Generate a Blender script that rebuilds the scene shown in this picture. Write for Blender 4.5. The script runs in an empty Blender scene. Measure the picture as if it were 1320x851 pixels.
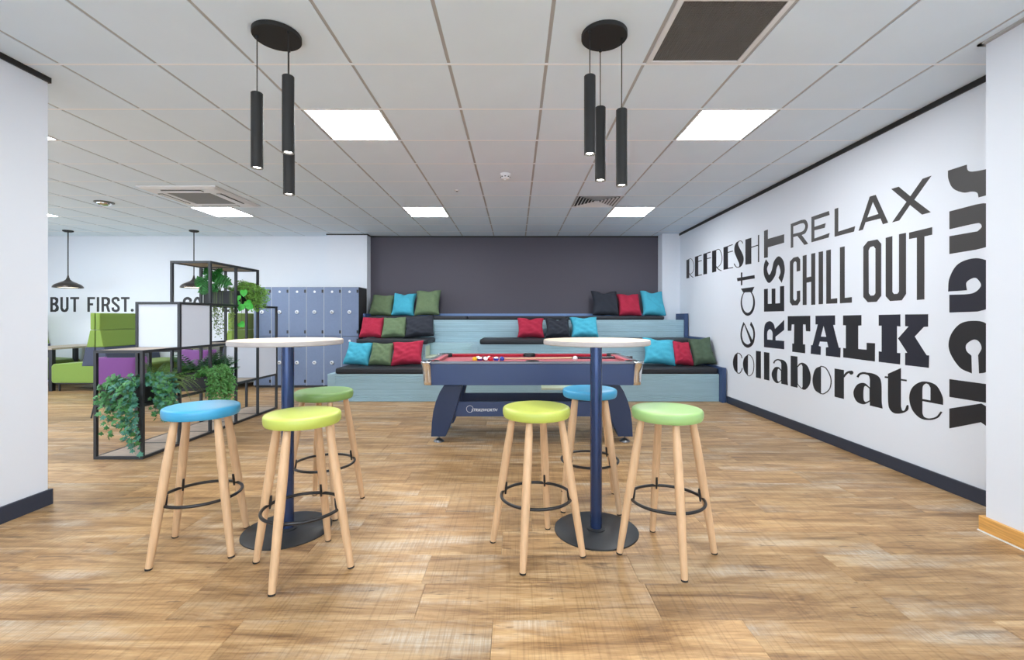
import bpy, math, random
from mathutils import Vector, Matrix, Euler
from mathutils.geometry import tessellate_polygon
PI = math.pi
scene = bpy.context.scene
col = scene.collection

# ------------------------------------------------------------------ camera, world, exposure
F_PX, VX, VY, CAM_Z = 585.0, 664.5, 410.4, 1.212
cd = bpy.data.cameras.new('camera'); cam = bpy.data.objects.new('camera', cd); col.objects.link(cam)
cam.location = (0, 0, CAM_Z); cam.rotation_euler = (PI/2, 0, 0)
cd.sensor_width = 36; cd.lens = F_PX/1320*36
cd.shift_x = -(VX-660)/1320; cd.shift_y = -(425.5-VY)/1320
cd.clip_start = .02
scene.camera = cam
w = bpy.data.worlds.new('world'); scene.world = w; w.use_nodes = True
w.node_tree.nodes['Background'].inputs[0].default_value = (.74, .87, 1, 1)
w.node_tree.nodes['Background'].inputs[1].default_value = 5.1
scene.view_settings.view_transform = 'Standard'
scene.view_settings.look = 'None'
scene.view_settings.gamma = 1
scene.view_settings.exposure = 0.17
PANEL_E = 32.0            # ceiling panel emission
DOWN_E = 14.0

# ------------------------------------------------------------------ materials
def lin(c):
    return tuple(((v/255)/12.92 if v/255 <= .04045 else ((v/255+.055)/1.055)**2.4) for v in c)+(1,)
def nd(nt, t, **kw):
    n = nt.nodes.new(t)
    for k, v in kw.items():
        if k.startswith('i_'):
            key = k[2:]; key = int(key) if key.isdigit() else key.replace('_', ' ')
            n.inputs[key].default_value = v
        else: setattr(n, k, v)
    return n
def mat(name, c, rough=.5, metal=0, bump=0, bscale=200, var=0, vscale=8, coat=0, sheen=0, stretch=(1,1,1), spec=.5):
    m = bpy.data.materials.new(name); m.use_nodes = True; nt = m.node_tree
    b = nt.nodes['Principled BSDF']
    b.inputs['Base Color'].default_value = lin(c); b.inputs['Roughness'].default_value = rough
    b.inputs['Metallic'].default_value = metal; b.inputs['Coat Weight'].default_value = coat
    b.inputs['Sheen Weight'].default_value = sheen
    b.inputs['Specular IOR Level'].default_value = spec
    tc = nd(nt, 'ShaderNodeTexCoord'); mp = nd(nt, 'ShaderNodeMapping'); mp.inputs['Scale'].default_value = stretch
    nt.links.new(tc.outputs['Object'], mp.inputs[0])
    if var:
        n = nd(nt, 'ShaderNodeTexNoise', i_Scale=vscale, i_Detail=4.0); nt.links.new(mp.outputs[0], n.inputs['Vector'])
        r = nd(nt, 'ShaderNodeValToRGB'); l = lin(c)
        r.color_ramp.elements[0].position = .3; r.color_ramp.elements[1].position = .7
        r.color_ramp.elements[0].color = tuple(x*(1-var) for x in l[:3])+(1,)
        r.color_ramp.elements[1].color = tuple(min(1, x*(1+var)) for x in l[:3])+(1,)
        nt.links.new(n.outputs[0], r.inputs[0]); nt.links.new(r.outputs[0], b.inputs['Base Color'])
    if bump:
        n = nd(nt, 'ShaderNodeTexNoise', i_Scale=bscale, i_Detail=3.0); nt.links.new(mp.outputs[0], n.inputs['Vector'])
        bp = nd(nt, 'ShaderNodeBump', i_Strength=bump, i_Distance=.002)
        nt.links.new(n.outputs[0], bp.inputs['Height']); nt.links.new(bp.outputs[0], b.inputs['Normal'])
    return m
def emis(name, c, s):
    m = bpy.data.materials.new(name); m.use_nodes = True; b = m.node_tree.nodes['Principled BSDF']
    b.inputs['Base Color'].default_value = lin(c)
    b.inputs['Emission Color'].default_value = lin(c); b.inputs['Emission Strength'].default_value = s
    return m
M = {}
M['wall'] = mat('white_paint', (224,229,237), .75, bump=.12, bscale=260)
M['ceil'] = mat('ceiling_tile_board', (224,238,250), .9, bump=.25, bscale=400, var=.012, vscale=3)
M['tee'] = mat('ceiling_grid_metal', (176,177,178), .5)
M['tee_light'] = mat('ceiling_grid_white', (244,246,250), .5)
M['accent'] = mat('dark_plum_grey_paint', (84,80,90), .7, bump=.15, bscale=300)
M['skirt'] = mat('charcoal_navy_skirting', (44,52,68), .45)
M['black_trim'] = mat('black_trim', (22,20,20), .5)
M['oak_skirt'] = mat('oak_skirting', (214,160,88), .45, var=.16, vscale=6, stretch=(20,1.2,20))
M['white_line'] = mat('white_sealant', (235,235,235), .5)
M['black_metal'] = mat('black_powder_coat', (36,38,42), .42, bump=.05, bscale=900)
M['navy_metal'] = mat('dark_navy_column_steel', (46,66,108), .25, metal=.55, coat=.3)
M['black_plate'] = mat('black_base_plate', (38,40,43), .45, bump=.05, bscale=700)
M['ring'] = mat('black_footring_steel', (28,28,30), .3)
M['beech'] = mat('light_beech', (212,174,134), .42, var=.10, vscale=5, stretch=(14,14,1.2))
M['top_oak'] = mat('pale_washed_oak', (206,190,172), .4, var=.12, vscale=5, stretch=(1.5,16,1))
M['top_edge'] = mat('pale_grey_oak_edge', (176,169,166), .45, var=.08, vscale=9, stretch=(3,3,30))
M['v_blue'] = mat('sky_blue_vinyl', (62,160,204), .36, bump=.12, bscale=420, spec=.6)
M['v_lime'] = mat('lime_yellow_vinyl', (186,198,88), .36, bump=.12, bscale=420, spec=.6)
M['v_pale'] = mat('pale_apple_green_vinyl', (152,190,118), .36, bump=.12, bscale=420, spec=.6)
M['v_green'] = mat('apple_green_vinyl', (128,166,92), .36, bump=.12, bscale=420, spec=.6)
M['foot'] = mat('black_foot_cap', (40,36,34), .7)
M['pool_navy'] = mat('navy_laminate', (40,62,104), .38, coat=.1)
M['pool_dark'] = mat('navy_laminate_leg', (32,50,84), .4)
M['pool_red'] = mat('red_cloth', (186,34,60), .9, bump=.2, bscale=900, sheen=.3)
M['rail'] = mat('brushed_rail_metal', (120,123,132), .35, metal=.6)
M['satin'] = mat('satin_steel', (120,122,126), .3, metal=.9)
M['knobm'] = mat('grey_knob', (96,100,108), .4)
M['ledge'] = mat('navy_ledge_lit', (112,142,190), .4)  # navy ledge, its reflected light put into a paler blue base colour
M['chrome'] = mat('chrome', (232,232,232), .08, metal=1)
M['plastic'] = mat('black_plastic', (24,25,28), .4)
M['teal'] = mat('pale_teal_stain', (164,194,206), .55, var=.05, vscale=5, stretch=(.6,6,6))
M['navy_panel'] = mat('navy_board_panel', (52,74,114), .5)
M['pad'] = mat('black_upholstery', (34,37,44), .6, bump=.25, bscale=500)
M['locker'] = mat('slate_blue_locker_laminate', (108,124,154), .5, var=.04, vscale=30)
M['locker_body'] = mat('locker_carcass', (52,50,52), .6)
M['locker_edge'] = mat('locker_light_edge', (176,184,196), .5)
M['lock'] = mat('white_lock_face', (225,228,232), .3)
M['tread'] = mat('cream_edge', (205,214,190), .6)
M['p_green'] = mat('sage_linen', (104,124,92), .95, bump=.5, bscale=420, var=.06, vscale=60)
M['p_blue'] = mat('turquoise_linen', (72,172,198), .95, bump=.5, bscale=420, var=.05, vscale=60)
M['p_red'] = mat('crimson_linen', (172,38,66), .95, bump=.5, bscale=420, var=.06, vscale=60)
M['p_black'] = mat('charcoal_linen', (42,46,56), .95, bump=.5, bscale=420, var=.06, vscale=60)
M['p_dgreen'] = mat('dark_green_linen', (74,92,74), .95, bump=.5, bscale=420, var=.06, vscale=60)
M['sofa_green'] = mat('lime_green_wool', (124,152,64), .9, bump=.3, bscale=600, sheen=.2)
M['sofa_grey'] = mat('slate_wool', (72,78,98), .9, bump=.3, bscale=600)
M['purple'] = mat('purple_wool', (118,66,132), .85, bump=.3, bscale=600, sheen=.2)
M['panel'] = mat('white_divider_panel', (206,212,224), .5)
M['shelf_wood'] = mat('grey_brown_oak', (178,162,146), .5, var=.18, vscale=5, stretch=(2,12,2))
M['planter'] = mat('black_planter', (40,41,44), .55)
M['soil'] = mat('dark_soil', (46,36,28), 1)
def leafmat(n, c, v=.25):
    m = mat(n, c, .5, var=v, vscale=25); m.node_tree.nodes['Principled BSDF'].inputs['Subsurface Weight'].default_value = 0
    return m
M['ivy'] = leafmat('ivy_leaf', (62,124,66)); M['ivy2'] = leafmat('ivy_leaf_blue_green', (64,124,104))
M['fern'] = leafmat('fern_leaf', (74,118,44)); M['palm'] = leafmat('palm_leaf', (40,92,50))
M['bead'] = leafmat('trailing_leaf', (84,146,72)); M['moss'] = leafmat('olive_trailing_leaf', (96,122,62))
M['monstera'] = leafmat('monstera_leaf', (34,112,40)); M['pothos'] = leafmat('pothos_leaf', (70,184,66), .12)
M['bush'] = leafmat('bright_bushy_leaf', (110,162,62)); M['stem'] = mat('plant_stem', (96,120,64), .7)
M['ink'] = mat('charcoal_vinyl_lettering', (58,56,56), .5); M['ink2'] = mat('black_vinyl_lettering', (34,33,36), .5)
M['ink3'] = mat('black_navy_vinyl_lettering', (34,34,46), .5)
M['white_plastic'] = mat('white_plastic', (232,233,235), .4)
M['ac_white'] = mat('cassette_white', (226,227,229), .4)
M['grille'] = mat('grey_grille', (120,116,112), .5)
M['dark_slot'] = mat('dark_slot', (30,30,32), .7)
M['glow'] = emis('panel_diffuser', (250,253,255), PANEL_E)
M['downglow'] = emis('downlight_lens', (255,246,232), DOWN_E)
M['pendant_glow'] = emis('dome_inside_lamp', (255,240,215), 3.0)
M['pend'] = mat('matt_black_lamp_metal', (40,40,40), .62, spec=.3)
M['dome'] = mat('dark_bronze_dome', (62,56,52), .3, metal=.3)
M['white_print'] = mat('white_print', (235,238,242), .5)
M['frame_win'] = mat('window_frame_white', (225,225,225), .5)
M['table_grey'] = mat('grey_oak_table', (176,164,150), .5, var=.1, vscale=4, stretch=(2,12,2))

# floor wood, driven by one random number per plank (object property or face attribute)
def floor_mat():
    m = bpy.data.materials.new('sawn_oak_vinyl_plank'); m.use_nodes = True; nt = m.node_tree; L = nt.links.new
    b = nt.nodes['Principled BSDF']
    a1 = nd(nt, 'ShaderNodeAttribute', attribute_type='OBJECT', attribute_name='rnd')
    a2 = nd(nt, 'ShaderNodeAttribute', attribute_type='GEOMETRY', attribute_name='rnd')
    rs = nd(nt, 'ShaderNodeMath', operation='ADD'); L(a1.outputs['Fac'], rs.inputs[0]); L(a2.outputs['Fac'], rs.inputs[1])
    g = nd(nt, 'ShaderNodeNewGeometry')
    off = nd(nt, 'ShaderNodeMath', operation='MULTIPLY', i_1=37.0); L(rs.outputs[0], off.inputs[0])
    cx = nd(nt, 'ShaderNodeCombineXYZ'); L(off.outputs[0], cx.inputs[0]); L(off.outputs[0], cx.inputs[2])
    va = nd(nt, 'ShaderNodeVectorMath', operation='ADD'); L(g.outputs['Position'], va.inputs[0]); L(cx.outputs[0], va.inputs[1])
    def noise(sc, stretch, detail=5.0, rough=.6, dist=0.0):
        mp = nd(nt, 'ShaderNodeMapping'); mp.inputs['Scale'].default_value = stretch; L(va.outputs[0], mp.inputs[0])
        n = nd(nt, 'ShaderNodeTexNoise', i_Scale=sc, i_Detail=detail, i_Roughness=rough, i_Distortion=dist); L(mp.outputs[0], n.inputs['Vector']); return n.outputs[0]
    def ramp(src, stops):
        r = nd(nt, 'ShaderNodeValToRGB'); L(src, r.inputs[0]); e = r.color_ramp.elements
        e[0].position, e[0].color = stops[0][0], stops[0][1]; e[1].position, e[1].color = stops[-1][0], stops[-1][1]
        for p, c in stops[1:-1]:
            x = e.new(p); x.color = c
        return r.outputs[0]
    def mix(mode, fac, A, B):
        n = nd(nt, 'ShaderNodeMix', data_type='RGBA', blend_type=mode)
        if isinstance(fac, float): n.inputs[0].default_value = fac
        else: L(fac, n.inputs[0])
        for s, v in ((6, A), (7, B)):
            if isinstance(v, tuple): n.inputs[s].default_value = v
            else: L(v, n.inputs[s])
        return n.outputs[2]
    W = (1,1,1,1); K = (0,0,0,1)
    base = ramp(noise(1.0, (1.6,13,1), 8.0, .68, .8), [(.30, lin((118,86,56))), (.42, lin((160,124,82))), (.54, lin((190,154,108))), (.70, lin((212,184,142)))])
    grain = ramp(noise(1.0, (6,95,1), 5.0, .75), [(.32, (.66,.63,.60,1)), (.68, (1.10,1.09,1.08,1))])
    c = mix('MULTIPLY', .8, base, grain)
    # pale, rubbed patches with cross-cut saw marks
    patch = ramp(noise(1.0, (1.3,5.0,1), 5.0, .6), [(.53, K), (.70, W)])
    saw = ramp(noise(1.0, (110,7,1), 4.0, .75), [(.42, K), (.66, W)])
    saw2 = ramp(noise(1.0, (9,150,1), 3.0, .7), [(.4, K), (.6, W)])
    sm = mix('MULTIPLY', 1.0, patch, mix('MIX', .35, mix('ADD', .4, saw, saw2), W))
    c = mix('MIX', mix('MULTIPLY', 1.0, sm, (.72,.72,.72,1)), c, lin((212,203,186)))
    # fine saw lines everywhere
    fine = ramp(noise(1.0, (120,2.2,1), 2.0, .5), [(.36, (.66,.62,.58,1)), (.48, W)])
    c = mix("MULTIPLY", .5, c, fine)
    # dark weathered streaks
    dk = ramp(noise(1.0, (2.2,20,1), 5.0, .65, 1.0), [(.55, K), (.70, W)])
    dm = ramp(noise(1.0, (.9,2.5,1), 2.0), [(.42, K), (.62, W)])
    c = mix('MIX', mix('MULTIPLY', 1.0, mix('MULTIPLY', 1.0, dk, dm), (.9,.9,.9,1)), c, lin((92,68,48)))
    kn = ramp(noise(1.0, (8,40,1), 2.0), [(.68, K), (.73, W)])
    c = mix('MIX', mix('MULTIPLY', 1.0, kn, (.6,.6,.6,1)), c, lin((84,62,44)))
    tint = nd(nt, 'ShaderNodeMapRange', i_3=.78, i_4=1.12); L(rs.outputs[0], tint.inputs[0])
    c2 = nd(nt, 'ShaderNodeVectorMath', operation='SCALE'); L(c, c2.inputs[0]); L(tint.outputs[0], c2.inputs['Scale'])
    L(c2.outputs[0], b.inputs['Base Color'])
    b.inputs['Roughness'].default_value = .42
    bp = nd(nt, 'ShaderNodeBump', i_Strength=.25, i_Distance=.001); L(saw, bp.inputs['Height']); L(bp.outputs[0], b.inputs['Normal'])
    return m
M['floor'] = floor_mat()

# ------------------------------------------------------------------ helpers
def wloc(o):
    v = Vector((0,0,0))
    while o: v += o.location; o = o.parent
    return v
class MB:
    def __init__(s): s.v = []; s.f = []; s.cols = []
    def add(s, vs, fs):
        n = len(s.v); s.v += [Vector(v) for v in vs]; s.f += [tuple(i+n for i in f) for f in fs]; return s
    def box(s, x0, x1, y0, y1, z0, z1):
        return s.add([(x0,y0,z0),(x1,y0,z0),(x1,y1,z0),(x0,y1,z0),(x0,y0,z1),(x1,y0,z1),(x1,y1,z1),(x0,y1,z1)],
                     [(0,3,2,1),(4,5,6,7),(0,1,5,4),(1,2,6,5),(2,3,7,6),(3,0,4,7)])
    def cyl(s, p0, p1, r0, r1=None, n=16, caps=True):
        return s.rings([(p0, r0), (p1, r0 if r1 is None else r1)], n, caps)
    def rings(s, pr, n=16, caps=True):
        """tube through centres with radii"""
        P = [Vector(p) for p, r in pr]; vs = []; fs = []
        up = None
        for i, (p, r) in enumerate(pr):
            t = (P[min(i+1, len(P)-1)]-P[max(i-1, 0)]).normalized()
            if up is None:
                up = Vector((0,0,1)) if abs(t.z) < .9 else Vector((1,0,0))
            a = (up - t*up.dot(t)).normalized(); b = t.cross(a); up = a
            for k in range(n):
                th = 2*PI*k/n; vs.append(P[i]+a*(r*math.cos(th))+b*(r*math.sin(th)))
        for i in range(len(pr)-1):
            for k in range(n):
                fs.append((i*n+k, i*n+(k+1)%n, (i+1)*n+(k+1)%n, (i+1)*n+k))
        if caps: fs.append(tuple(range(n))[::-1]); fs.append(tuple(range((len(pr)-1)*n, len(pr)*n)))
        return s.add(vs, fs)
    def lathe(s, prof, n=32, c=(0,0,0)):
        vs = []; fs = []; m = len(prof)
        for r, z in prof:
            for k in range(n):
                th = 2*PI*k/n; vs.append((c[0]+r*math.cos(th), c[1]+r*math.sin(th), c[2]+z))
        for i in range(m-1):
            for k in range(n): fs.append((i*n+k, i*n+(k+1)%n, (i+1)*n+(k+1)%n, (i+1)*n+k))
        if prof[0][0] > 1e-5: fs.append(tuple(range(n))[::-1])
        if prof[-1][0] > 1e-5: fs.append(tuple(range((m-1)*n, m*n)))
        return s.add(vs, fs)
    def torus(s, c, R, r, n=40, k=10):
        vs = []; fs = []
        for i in range(n):
            a = 2*PI*i/n
            for j in range(k):
                b = 2*PI*j/k; q = R+r*math.cos(b)
                vs.append((c[0]+q*math.cos(a), c[1]+q*math.sin(a), c[2]+r*math.sin(b)))
        for i in range(n):
            for j in range(k): fs.append((i*k+j, ((i+1)%n)*k+j, ((i+1)%n)*k+(j+1)%k, i*k+(j+1)%k))
        return s.add(vs, fs)
    def prism(s, pts, axis, a, b):
        """pts 2-D outline; axis 'y': pts=(x,z); 'x': pts=(y,z); 'z': pts=(x,y)"""
        def P(p, t): return {'y': (p[0], t, p[1]), 'x': (t, p[0], p[1]), 'z': (p[0], p[1], t)}[axis]
        n = len(pts)
        return s.add([P(p, a) for p in pts]+[P(p, b) for p in pts],
                     [tuple(range(n)), tuple(range(n, 2*n))[::-1]]+[(i, i+n, (i+1)%n+n, (i+1)%n) for i in range(n)])
    def build(s, name, m, parent=None, bevel=0, smooth=False, local=False, seg=2, sub=0):
        off = Vector((0,0,0)) if (local or not parent) else wloc(parent)
        me = bpy.data.meshes.new(name); me.from_pydata([v-off for v in s.v], [], s.f)
        import bmesh
        bm = bmesh.new(); bm.from_mesh(me)
        if len(bm.faces) < 60000: bmesh.ops.recalc_face_normals(bm, faces=bm.faces)
        bm.to_mesh(me); bm.free()
        me.materials.append(m if not isinstance(m, str) else M[m])
        o = bpy.data.objects.new(name, me); col.objects.link(o); o.parent = parent
        if bevel:
            md = o.modifiers.new('bevel', 'BEVEL'); md.width = bevel; md.segments = seg; md.limit_method = 'ANGLE'; md.angle_limit = math.radians(40)
        if sub:
            md = o.modifiers.new('sub', 'SUBSURF'); md.levels = sub; md.render_levels = sub
        if smooth:
            me.shade_smooth()
            if not sub: me.set_sharp_from_angle(angle=math.radians(38))
        return o
def tag(o, label=None, cat=None, group=None, kind=None):
    if label: o['label'] = label
    if cat: o['category'] = cat
    if group: o['group'] = group
    if kind: o['kind'] = kind
    return o
def empty(name, loc, rz=0, label=None, cat=None, group=None):
    o = bpy.data.objects.new(name, None); col.objects.link(o); o.location = loc; o.rotation_euler = (0,0,rz); o.empty_display_size = .1
    return tag(o, label, cat, group)
def struct(o): o['kind'] = 'structure'; return o
def copy_tree(o, parent=None, mats=None):
    c = o.copy(); col.objects.link(c); c.parent = parent
    for ch in list(o.children): copy_tree(ch, c)
    return c
def box(name, m, a, parent=None, bevel=0, **k): return MB().box(*a).build(name, m, parent, bevel, **k)
def PX(px, Y): return (px-VX)/F_PX*Y
def PZ(py, Y): return CAM_Z-(py-VY)/F_PX*Y
def proj(x, y, z): return (VX+x/y*F_PX, VY-(z-CAM_Z)/y*F_PX)
def tris(name, vs, fs, m, parent=None):
    return MB().add(vs, fs).build(name, m, parent)

# ------------------------------------------------------------------ the setting
HC = 2.779
XL, XR, YB, YR = -9.7, 3.037, 8.65, -3.4
rnd = random.Random(4)
floor = struct(box('floor', M['skirt'], (XL-.1, XR+.15, YR-.1, YB+.1, -.12, -.008)))
# planks
def plank(mb, x0, x1, y0, y1):
    c = .0012; g = .0004
    x0 += g; x1 -= g; y0 += g; y1 -= g
    mb.add([(x0,y0,-.008),(x1,y0,-.008),(x1,y1,-.008),(x0,y1,-.008),(x0,y0,-c),(x1,y0,-c),(x1,y1,-c),(x0,y1,-c),
            (x0+c,y0+c,0),(x1-c,y0+c,0),(x1-c,y1-c,0),(x0+c,y1-c,0)],
           [(0,1,5,4),(1,2,6,5),(2,3,7,6),(3,0,4,7),(4,5,9,8),(5,6,10,9),(6,7,11,10),(7,4,8,11),(8,9,10,11)])
rowoff = {0: -.09, 1: -.41, 2: .57}
far = MB(); far_r = []
proto_plank = None
nrow = 0; k = -20; planks = 0
while True:
    y0 = 1.57+.2525*k; y1 = y0+.2525
    if y0 > YB: break
    if y1 < YR: k += 1; continue
    o = rowoff.get(k, rnd.random())
    x = o-math.ceil((o-XL)/1.0)
    while x < XR:
        xa, xb = max(x, XL), min(x+1.0, XR)
        if xb-xa > .02:
            r = rnd.random()
            inview = y1 > 1.55 and y0 < 4.4 and proj(xb, max(y1, 1.6), 0)[0] > -40 and proj(xa, max(y1, 1.6), 0)[0] < 1360
            ya, yb_ = max(y0, YR), min(y1, YB)
            if inview and planks < 290:
                mb = MB(); plank(mb, 0, xb-xa, 0, yb_-ya)
                if abs(xb-xa-1) < 1e-6 and proto_plank: ob = bpy.data.objects.new('floor_plank', proto_plank); col.objects.link(ob); ob.parent = floor
                else:
                    ob = mb.build('floor_plank', M['floor'], floor, local=True)
                    if abs(xb-xa-1) < 1e-6: proto_plank = ob.data
                ob.location = (xa, ya, 0); ob['rnd'] = r; planks += 1
            else:
                plank(far, xa, xb, ya, yb_); far_r += [r]*9
        x += 1.0
    k += 1
fo = far.build('floor_planks', M['floor'], floor); fo['kind'] = 'stuff'
at = fo.data.attributes.new('rnd', 'FLOAT', 'FACE')
for i, r in enumerate(far_r): at.data[i].value = r

# ceiling grid and tiles
ceiling = struct(box('ceiling', M['wall'], (XL-.1, XR+.15, YR-.1, YB+.1, HC+.03, HC+.15)))
GX = lambda i: .19+.6*i
GY = lambda j: 2.8+.6*j
LIGHTS = [(i, j) for i in (-13, -8, -3, 2) for j in (-9, -4, 1, 6)]
CASS = (-4.485, -3.54, 5.35, 6.3)
SPECIAL = {(1, -1): 'grille', (1, 5): 'diffuser'}
gm = MB(); gl = MB()
for i in range(-17, 6):
    x = GX(i)
    if XL < x < XR: gm.box(x-.012, x+.012, YR, YB, HC+.004, HC+.03)
for j in range(-11, 10): 
    y = GY(j)
    if YR < y < YB: gl.box(XL, XR, y-.008, y+.008, HC-.0012, HC+.02)
gm.build('grid_runners', M['tee'], ceiling); gl.build('grid_cross_tees', M['tee_light'], ceiling)
others = MB(); tile_proto = None; nt_ = 0
for i in range(-17, 6):
    for j in range(-11, 10):
        x0, x1, y0, y1 = GX(i)+.0105, GX(i+1)-.0105, GY(j)+.002, GY(j+1)-.002
        full = x0 > XL and x1 < XR and y0 > YR and y1 < YB
        x0, x1, y0, y1 = max(x0, XL), min(x1, XR), max(y0, YR), min(y1, YB)
        if x1-x0 < .01 or y1-y0 < .01: continue
        if (i, j) in LIGHTS or (i, j) in SPECIAL: continue
        cx0, cx1, cy0, cy1 = CASS
        if x0 > cx0-.02 and x1 < cx1+.02 and y0 > cy0-.02 and y1 < cy1+.02: continue
        vis = y1 > 2.1 and any(-60 < proj(a, max(b, .5), HC)[0] < 1380 and proj(a, max(b, .5), HC)[1] > -40 for a in (x0, x1) for b in (y0, y1))
        if vis and nt_ < 298:
            if full and tile_proto: ob = bpy.data.objects.new('ceiling_tile', tile_proto); col.objects.link(ob); ob.parent = ceiling
            else:
                mb = MB().box(0, x1-x0, 0, y1-y0, 0, .014); ob = mb.build('ceiling_tile', M['ceil'], ceiling, local=True)
                if full: tile_proto = ob.data
            ob.location = (x0, y0, HC); nt_ += 1
        else: others.box(x0, x1, y0, y1, HC, HC+.014)
fo = others.build('ceiling_tiles', M['ceil'], ceiling); fo['kind'] = 'stuff'
print('planks', planks, 'tiles', nt_)

# walls
struct(box('wall_right', M['wall'], (XR, XR+.15, YR, YB+.1, 0, HC+.03)))
wl = MB().box(XL-.1, XL, YR, -1.5, 0, HC+.03).box(XL-.1, XL, .9, 2.4, 0, HC+.03).box(XL-.1, XL, 6.2, YB+.1, 0, HC+.03)
for a, b in ((-1.5, .9), (2.4, 6.2)): wl.box(XL-.1, XL, a, b, 0, .6).box(XL-.1, XL, a, b, 2.4, HC+.03)  # unseen window openings, added to light the left area and tiered seating
struct(wl.build('wall_left', M['wall']))
struct(box('wall_back', M['wall'], (XL, XR, YB, YB+.1, 0, HC+.03)))
struct(box('wall_back_accent', M['accent'], (-2.76, 2.712, YB-.012, YB, 0, HC-.028)))
struct(box('trim_1', M['black_trim'], (-2.76, 2.712, YB-.014, YB, HC-.028, HC)))
struct(box('wall_back_column_left', M['wall'], (-3.505, -2.758, 8.43, YB, 0, HC)))
t = MB().box(-3.512, -2.75, 8.42, 8.43, HC-.022, HC).box(-2.758, -2.748, 8.42, YB, HC-.022, HC); struct(t.build('trim_2', M['black_trim']))
struct(box('wall_back_column_right', M['wall'], (2.712, XR, 8.39, YB, 0, HC)))
struct(box('wall_front_left', M['wall'], (-3.4, -3.04, YR, 2.95, 0, HC)))
struct(box('trim_3', M['black_trim'], (-3.4, -3.028, YR, 2.962, HC-.035, HC)))
struct(MB().box(-3.04, -3.022, YR, 2.95, 0, .1).box(-3.4, -3.022, 2.95, 2.968, 0, .1).build('baseboard_front_left', M['skirt'], bevel=.002))
struct(box('wall_front_right', M['wall'], (2.67, XR, YR, 2.575, 0, HC)))
struct(MB().box(2.648, 2.67, YR, 2.597, .006, .088).box(2.67, XR, 2.575, 2.597, .006, .088).build('baseboard_front_right', M['oak_skirt'], bevel=.004))
struct(MB().box(2.644, 2.67, YR, 2.601, 0, .006).build('trim_4', M['white_line']))
struct(MB().box(2.645, 2.67, YR, 2.6, HC-.012, HC).box(2.645, 3.0, 2.575, 2.6, HC-.012, HC).build('trim_5', M['tee']))
struct(box('trim_6', M['black_trim'], (XR-.012, XR, 2.6, 8.39, HC-.04, HC)))
struct(box('baseboard_right', M['skirt'], (XR-.016, XR, 2.6, 6.5, 0, .1), bevel=.002))
# rear wall behind the camera with tall windows that let the daylight in
wr = MB(); op = [(-9.2, -6.4), (-6.1, -3.6), (-2.9, -.2), (.1, 2.5)]
xs = XL
for a, b in op:
    wr.box(xs, a, YR-.15, YR, 0, HC+.03); wr.box(a, b, YR-.15, YR, 0, .15); wr.box(a, b, YR-.15, YR, 2.2, HC+.03); xs = b
wr.box(xs, XR+.15, YR-.15, YR, 0, HC+.03)
struct(wr.build('wall_rear', M['wall']))
for n, (a, b) in enumerate(op):
    f = MB(); c = (a+b)/2
    for q in (a, c-.03, b-.06): f.box(q, q+.06, YR-.12, YR-.05, .15, 2.2)
    f.box(a, b, YR-.12, YR-.05, .15, .21).box(a, b, YR-.12, YR-.05, 2.14, 2.2)
    struct(f.build('window_%d' % (n+1), M['frame_win']))

# ------------------------------------------------------------------ ceiling fittings
def light_panel(i, j, label):
    x0, y0 = GX(i)+.012, GY(j)+.008
    e = empty('ceiling_light_panel', (x0+.288, y0+.292, HC), 0, label, 'ceiling light', 'square light panels in the ceiling')
    f = MB(); x1, y1 = x0+.576, y0+.584; w_ = .012
    for a in ((x0, x1, y0, y0+w_), (x0, x1, y1-w_, y1), (x0, x0+w_, y0+w_, y1-w_), (x1-w_, x1, y0+w_, y1-w_)): f.box(*a, HC-.002, HC+.02)
    f.build('frame', M['tee_light'], e)
    box('diffuser', M['glow'], (x0+w_, x1-w_, y0+w_, y1-w_, HC+.001, HC+.01), e)
names = {(2,1): 'large bright square light panel in the ceiling above the right, by the lettered wall',
         (-3,1): 'large bright square light panel in the ceiling beside the left three-lamp pendant',
         (-3,6): 'small bright light panel over the left part of the tiered seating',
         (2,6): 'bright light panel over the right part of the tiered seating, beside the slatted vent',
         (-8,6): 'bright light panel right behind the square air-conditioning unit',
         (-8,1): 'bright light panel half hidden by the left front wall, the nearer of the two there',
         (-13,6): 'bright light panel half hidden by the left front wall, the farther of the two there'}
for ij in LIGHTS: light_panel(*ij, names.get(ij, 'square light panel in the ceiling outside the view'))

# egg-crate return grille
x0, y0 = GX(1)+.012, GY(-1)+.008; x1, y1 = x0+.576, y0+.584
e = empty('ceiling_grille', ((x0+x1)/2, (y0+y1)/2, HC), 0, 'grey mesh air grille in the ceiling at the top of the picture', 'vent')
f = MB()
for a in ((x0, x1, y0, y0+.03), (x0, x1, y1-.03, y1), (x0, x0+.03, y0+.03, y1-.03), (x1-.03, x1, y0+.03, y1-.03)): f.box(*a, HC-.004, HC+.02)
f.build('frame', M['ac_white'], e, bevel=.002)
f = MB(); n = 40; W_ = .516
for k in range(n+1):
    q = x0+.03+W_*k/n; f.box(q-.0016, q+.0016, y0+.03, y1-.03, HC+.002, HC+.014)
    q = y0+.03+(W_+.008)*k/n; f.box(x0+.03, x1-.03, q-.0016, q+.0016, HC+.002, HC+.014)
o = f.build('mesh', M['grille'], e); o['kind'] = 'stuff'
box('backing', mat('grille_backing', (112,106,102), .8), (x0+.03, x1-.03, y0+.03, y1-.03, HC+.015, HC+.025), e)

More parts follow.
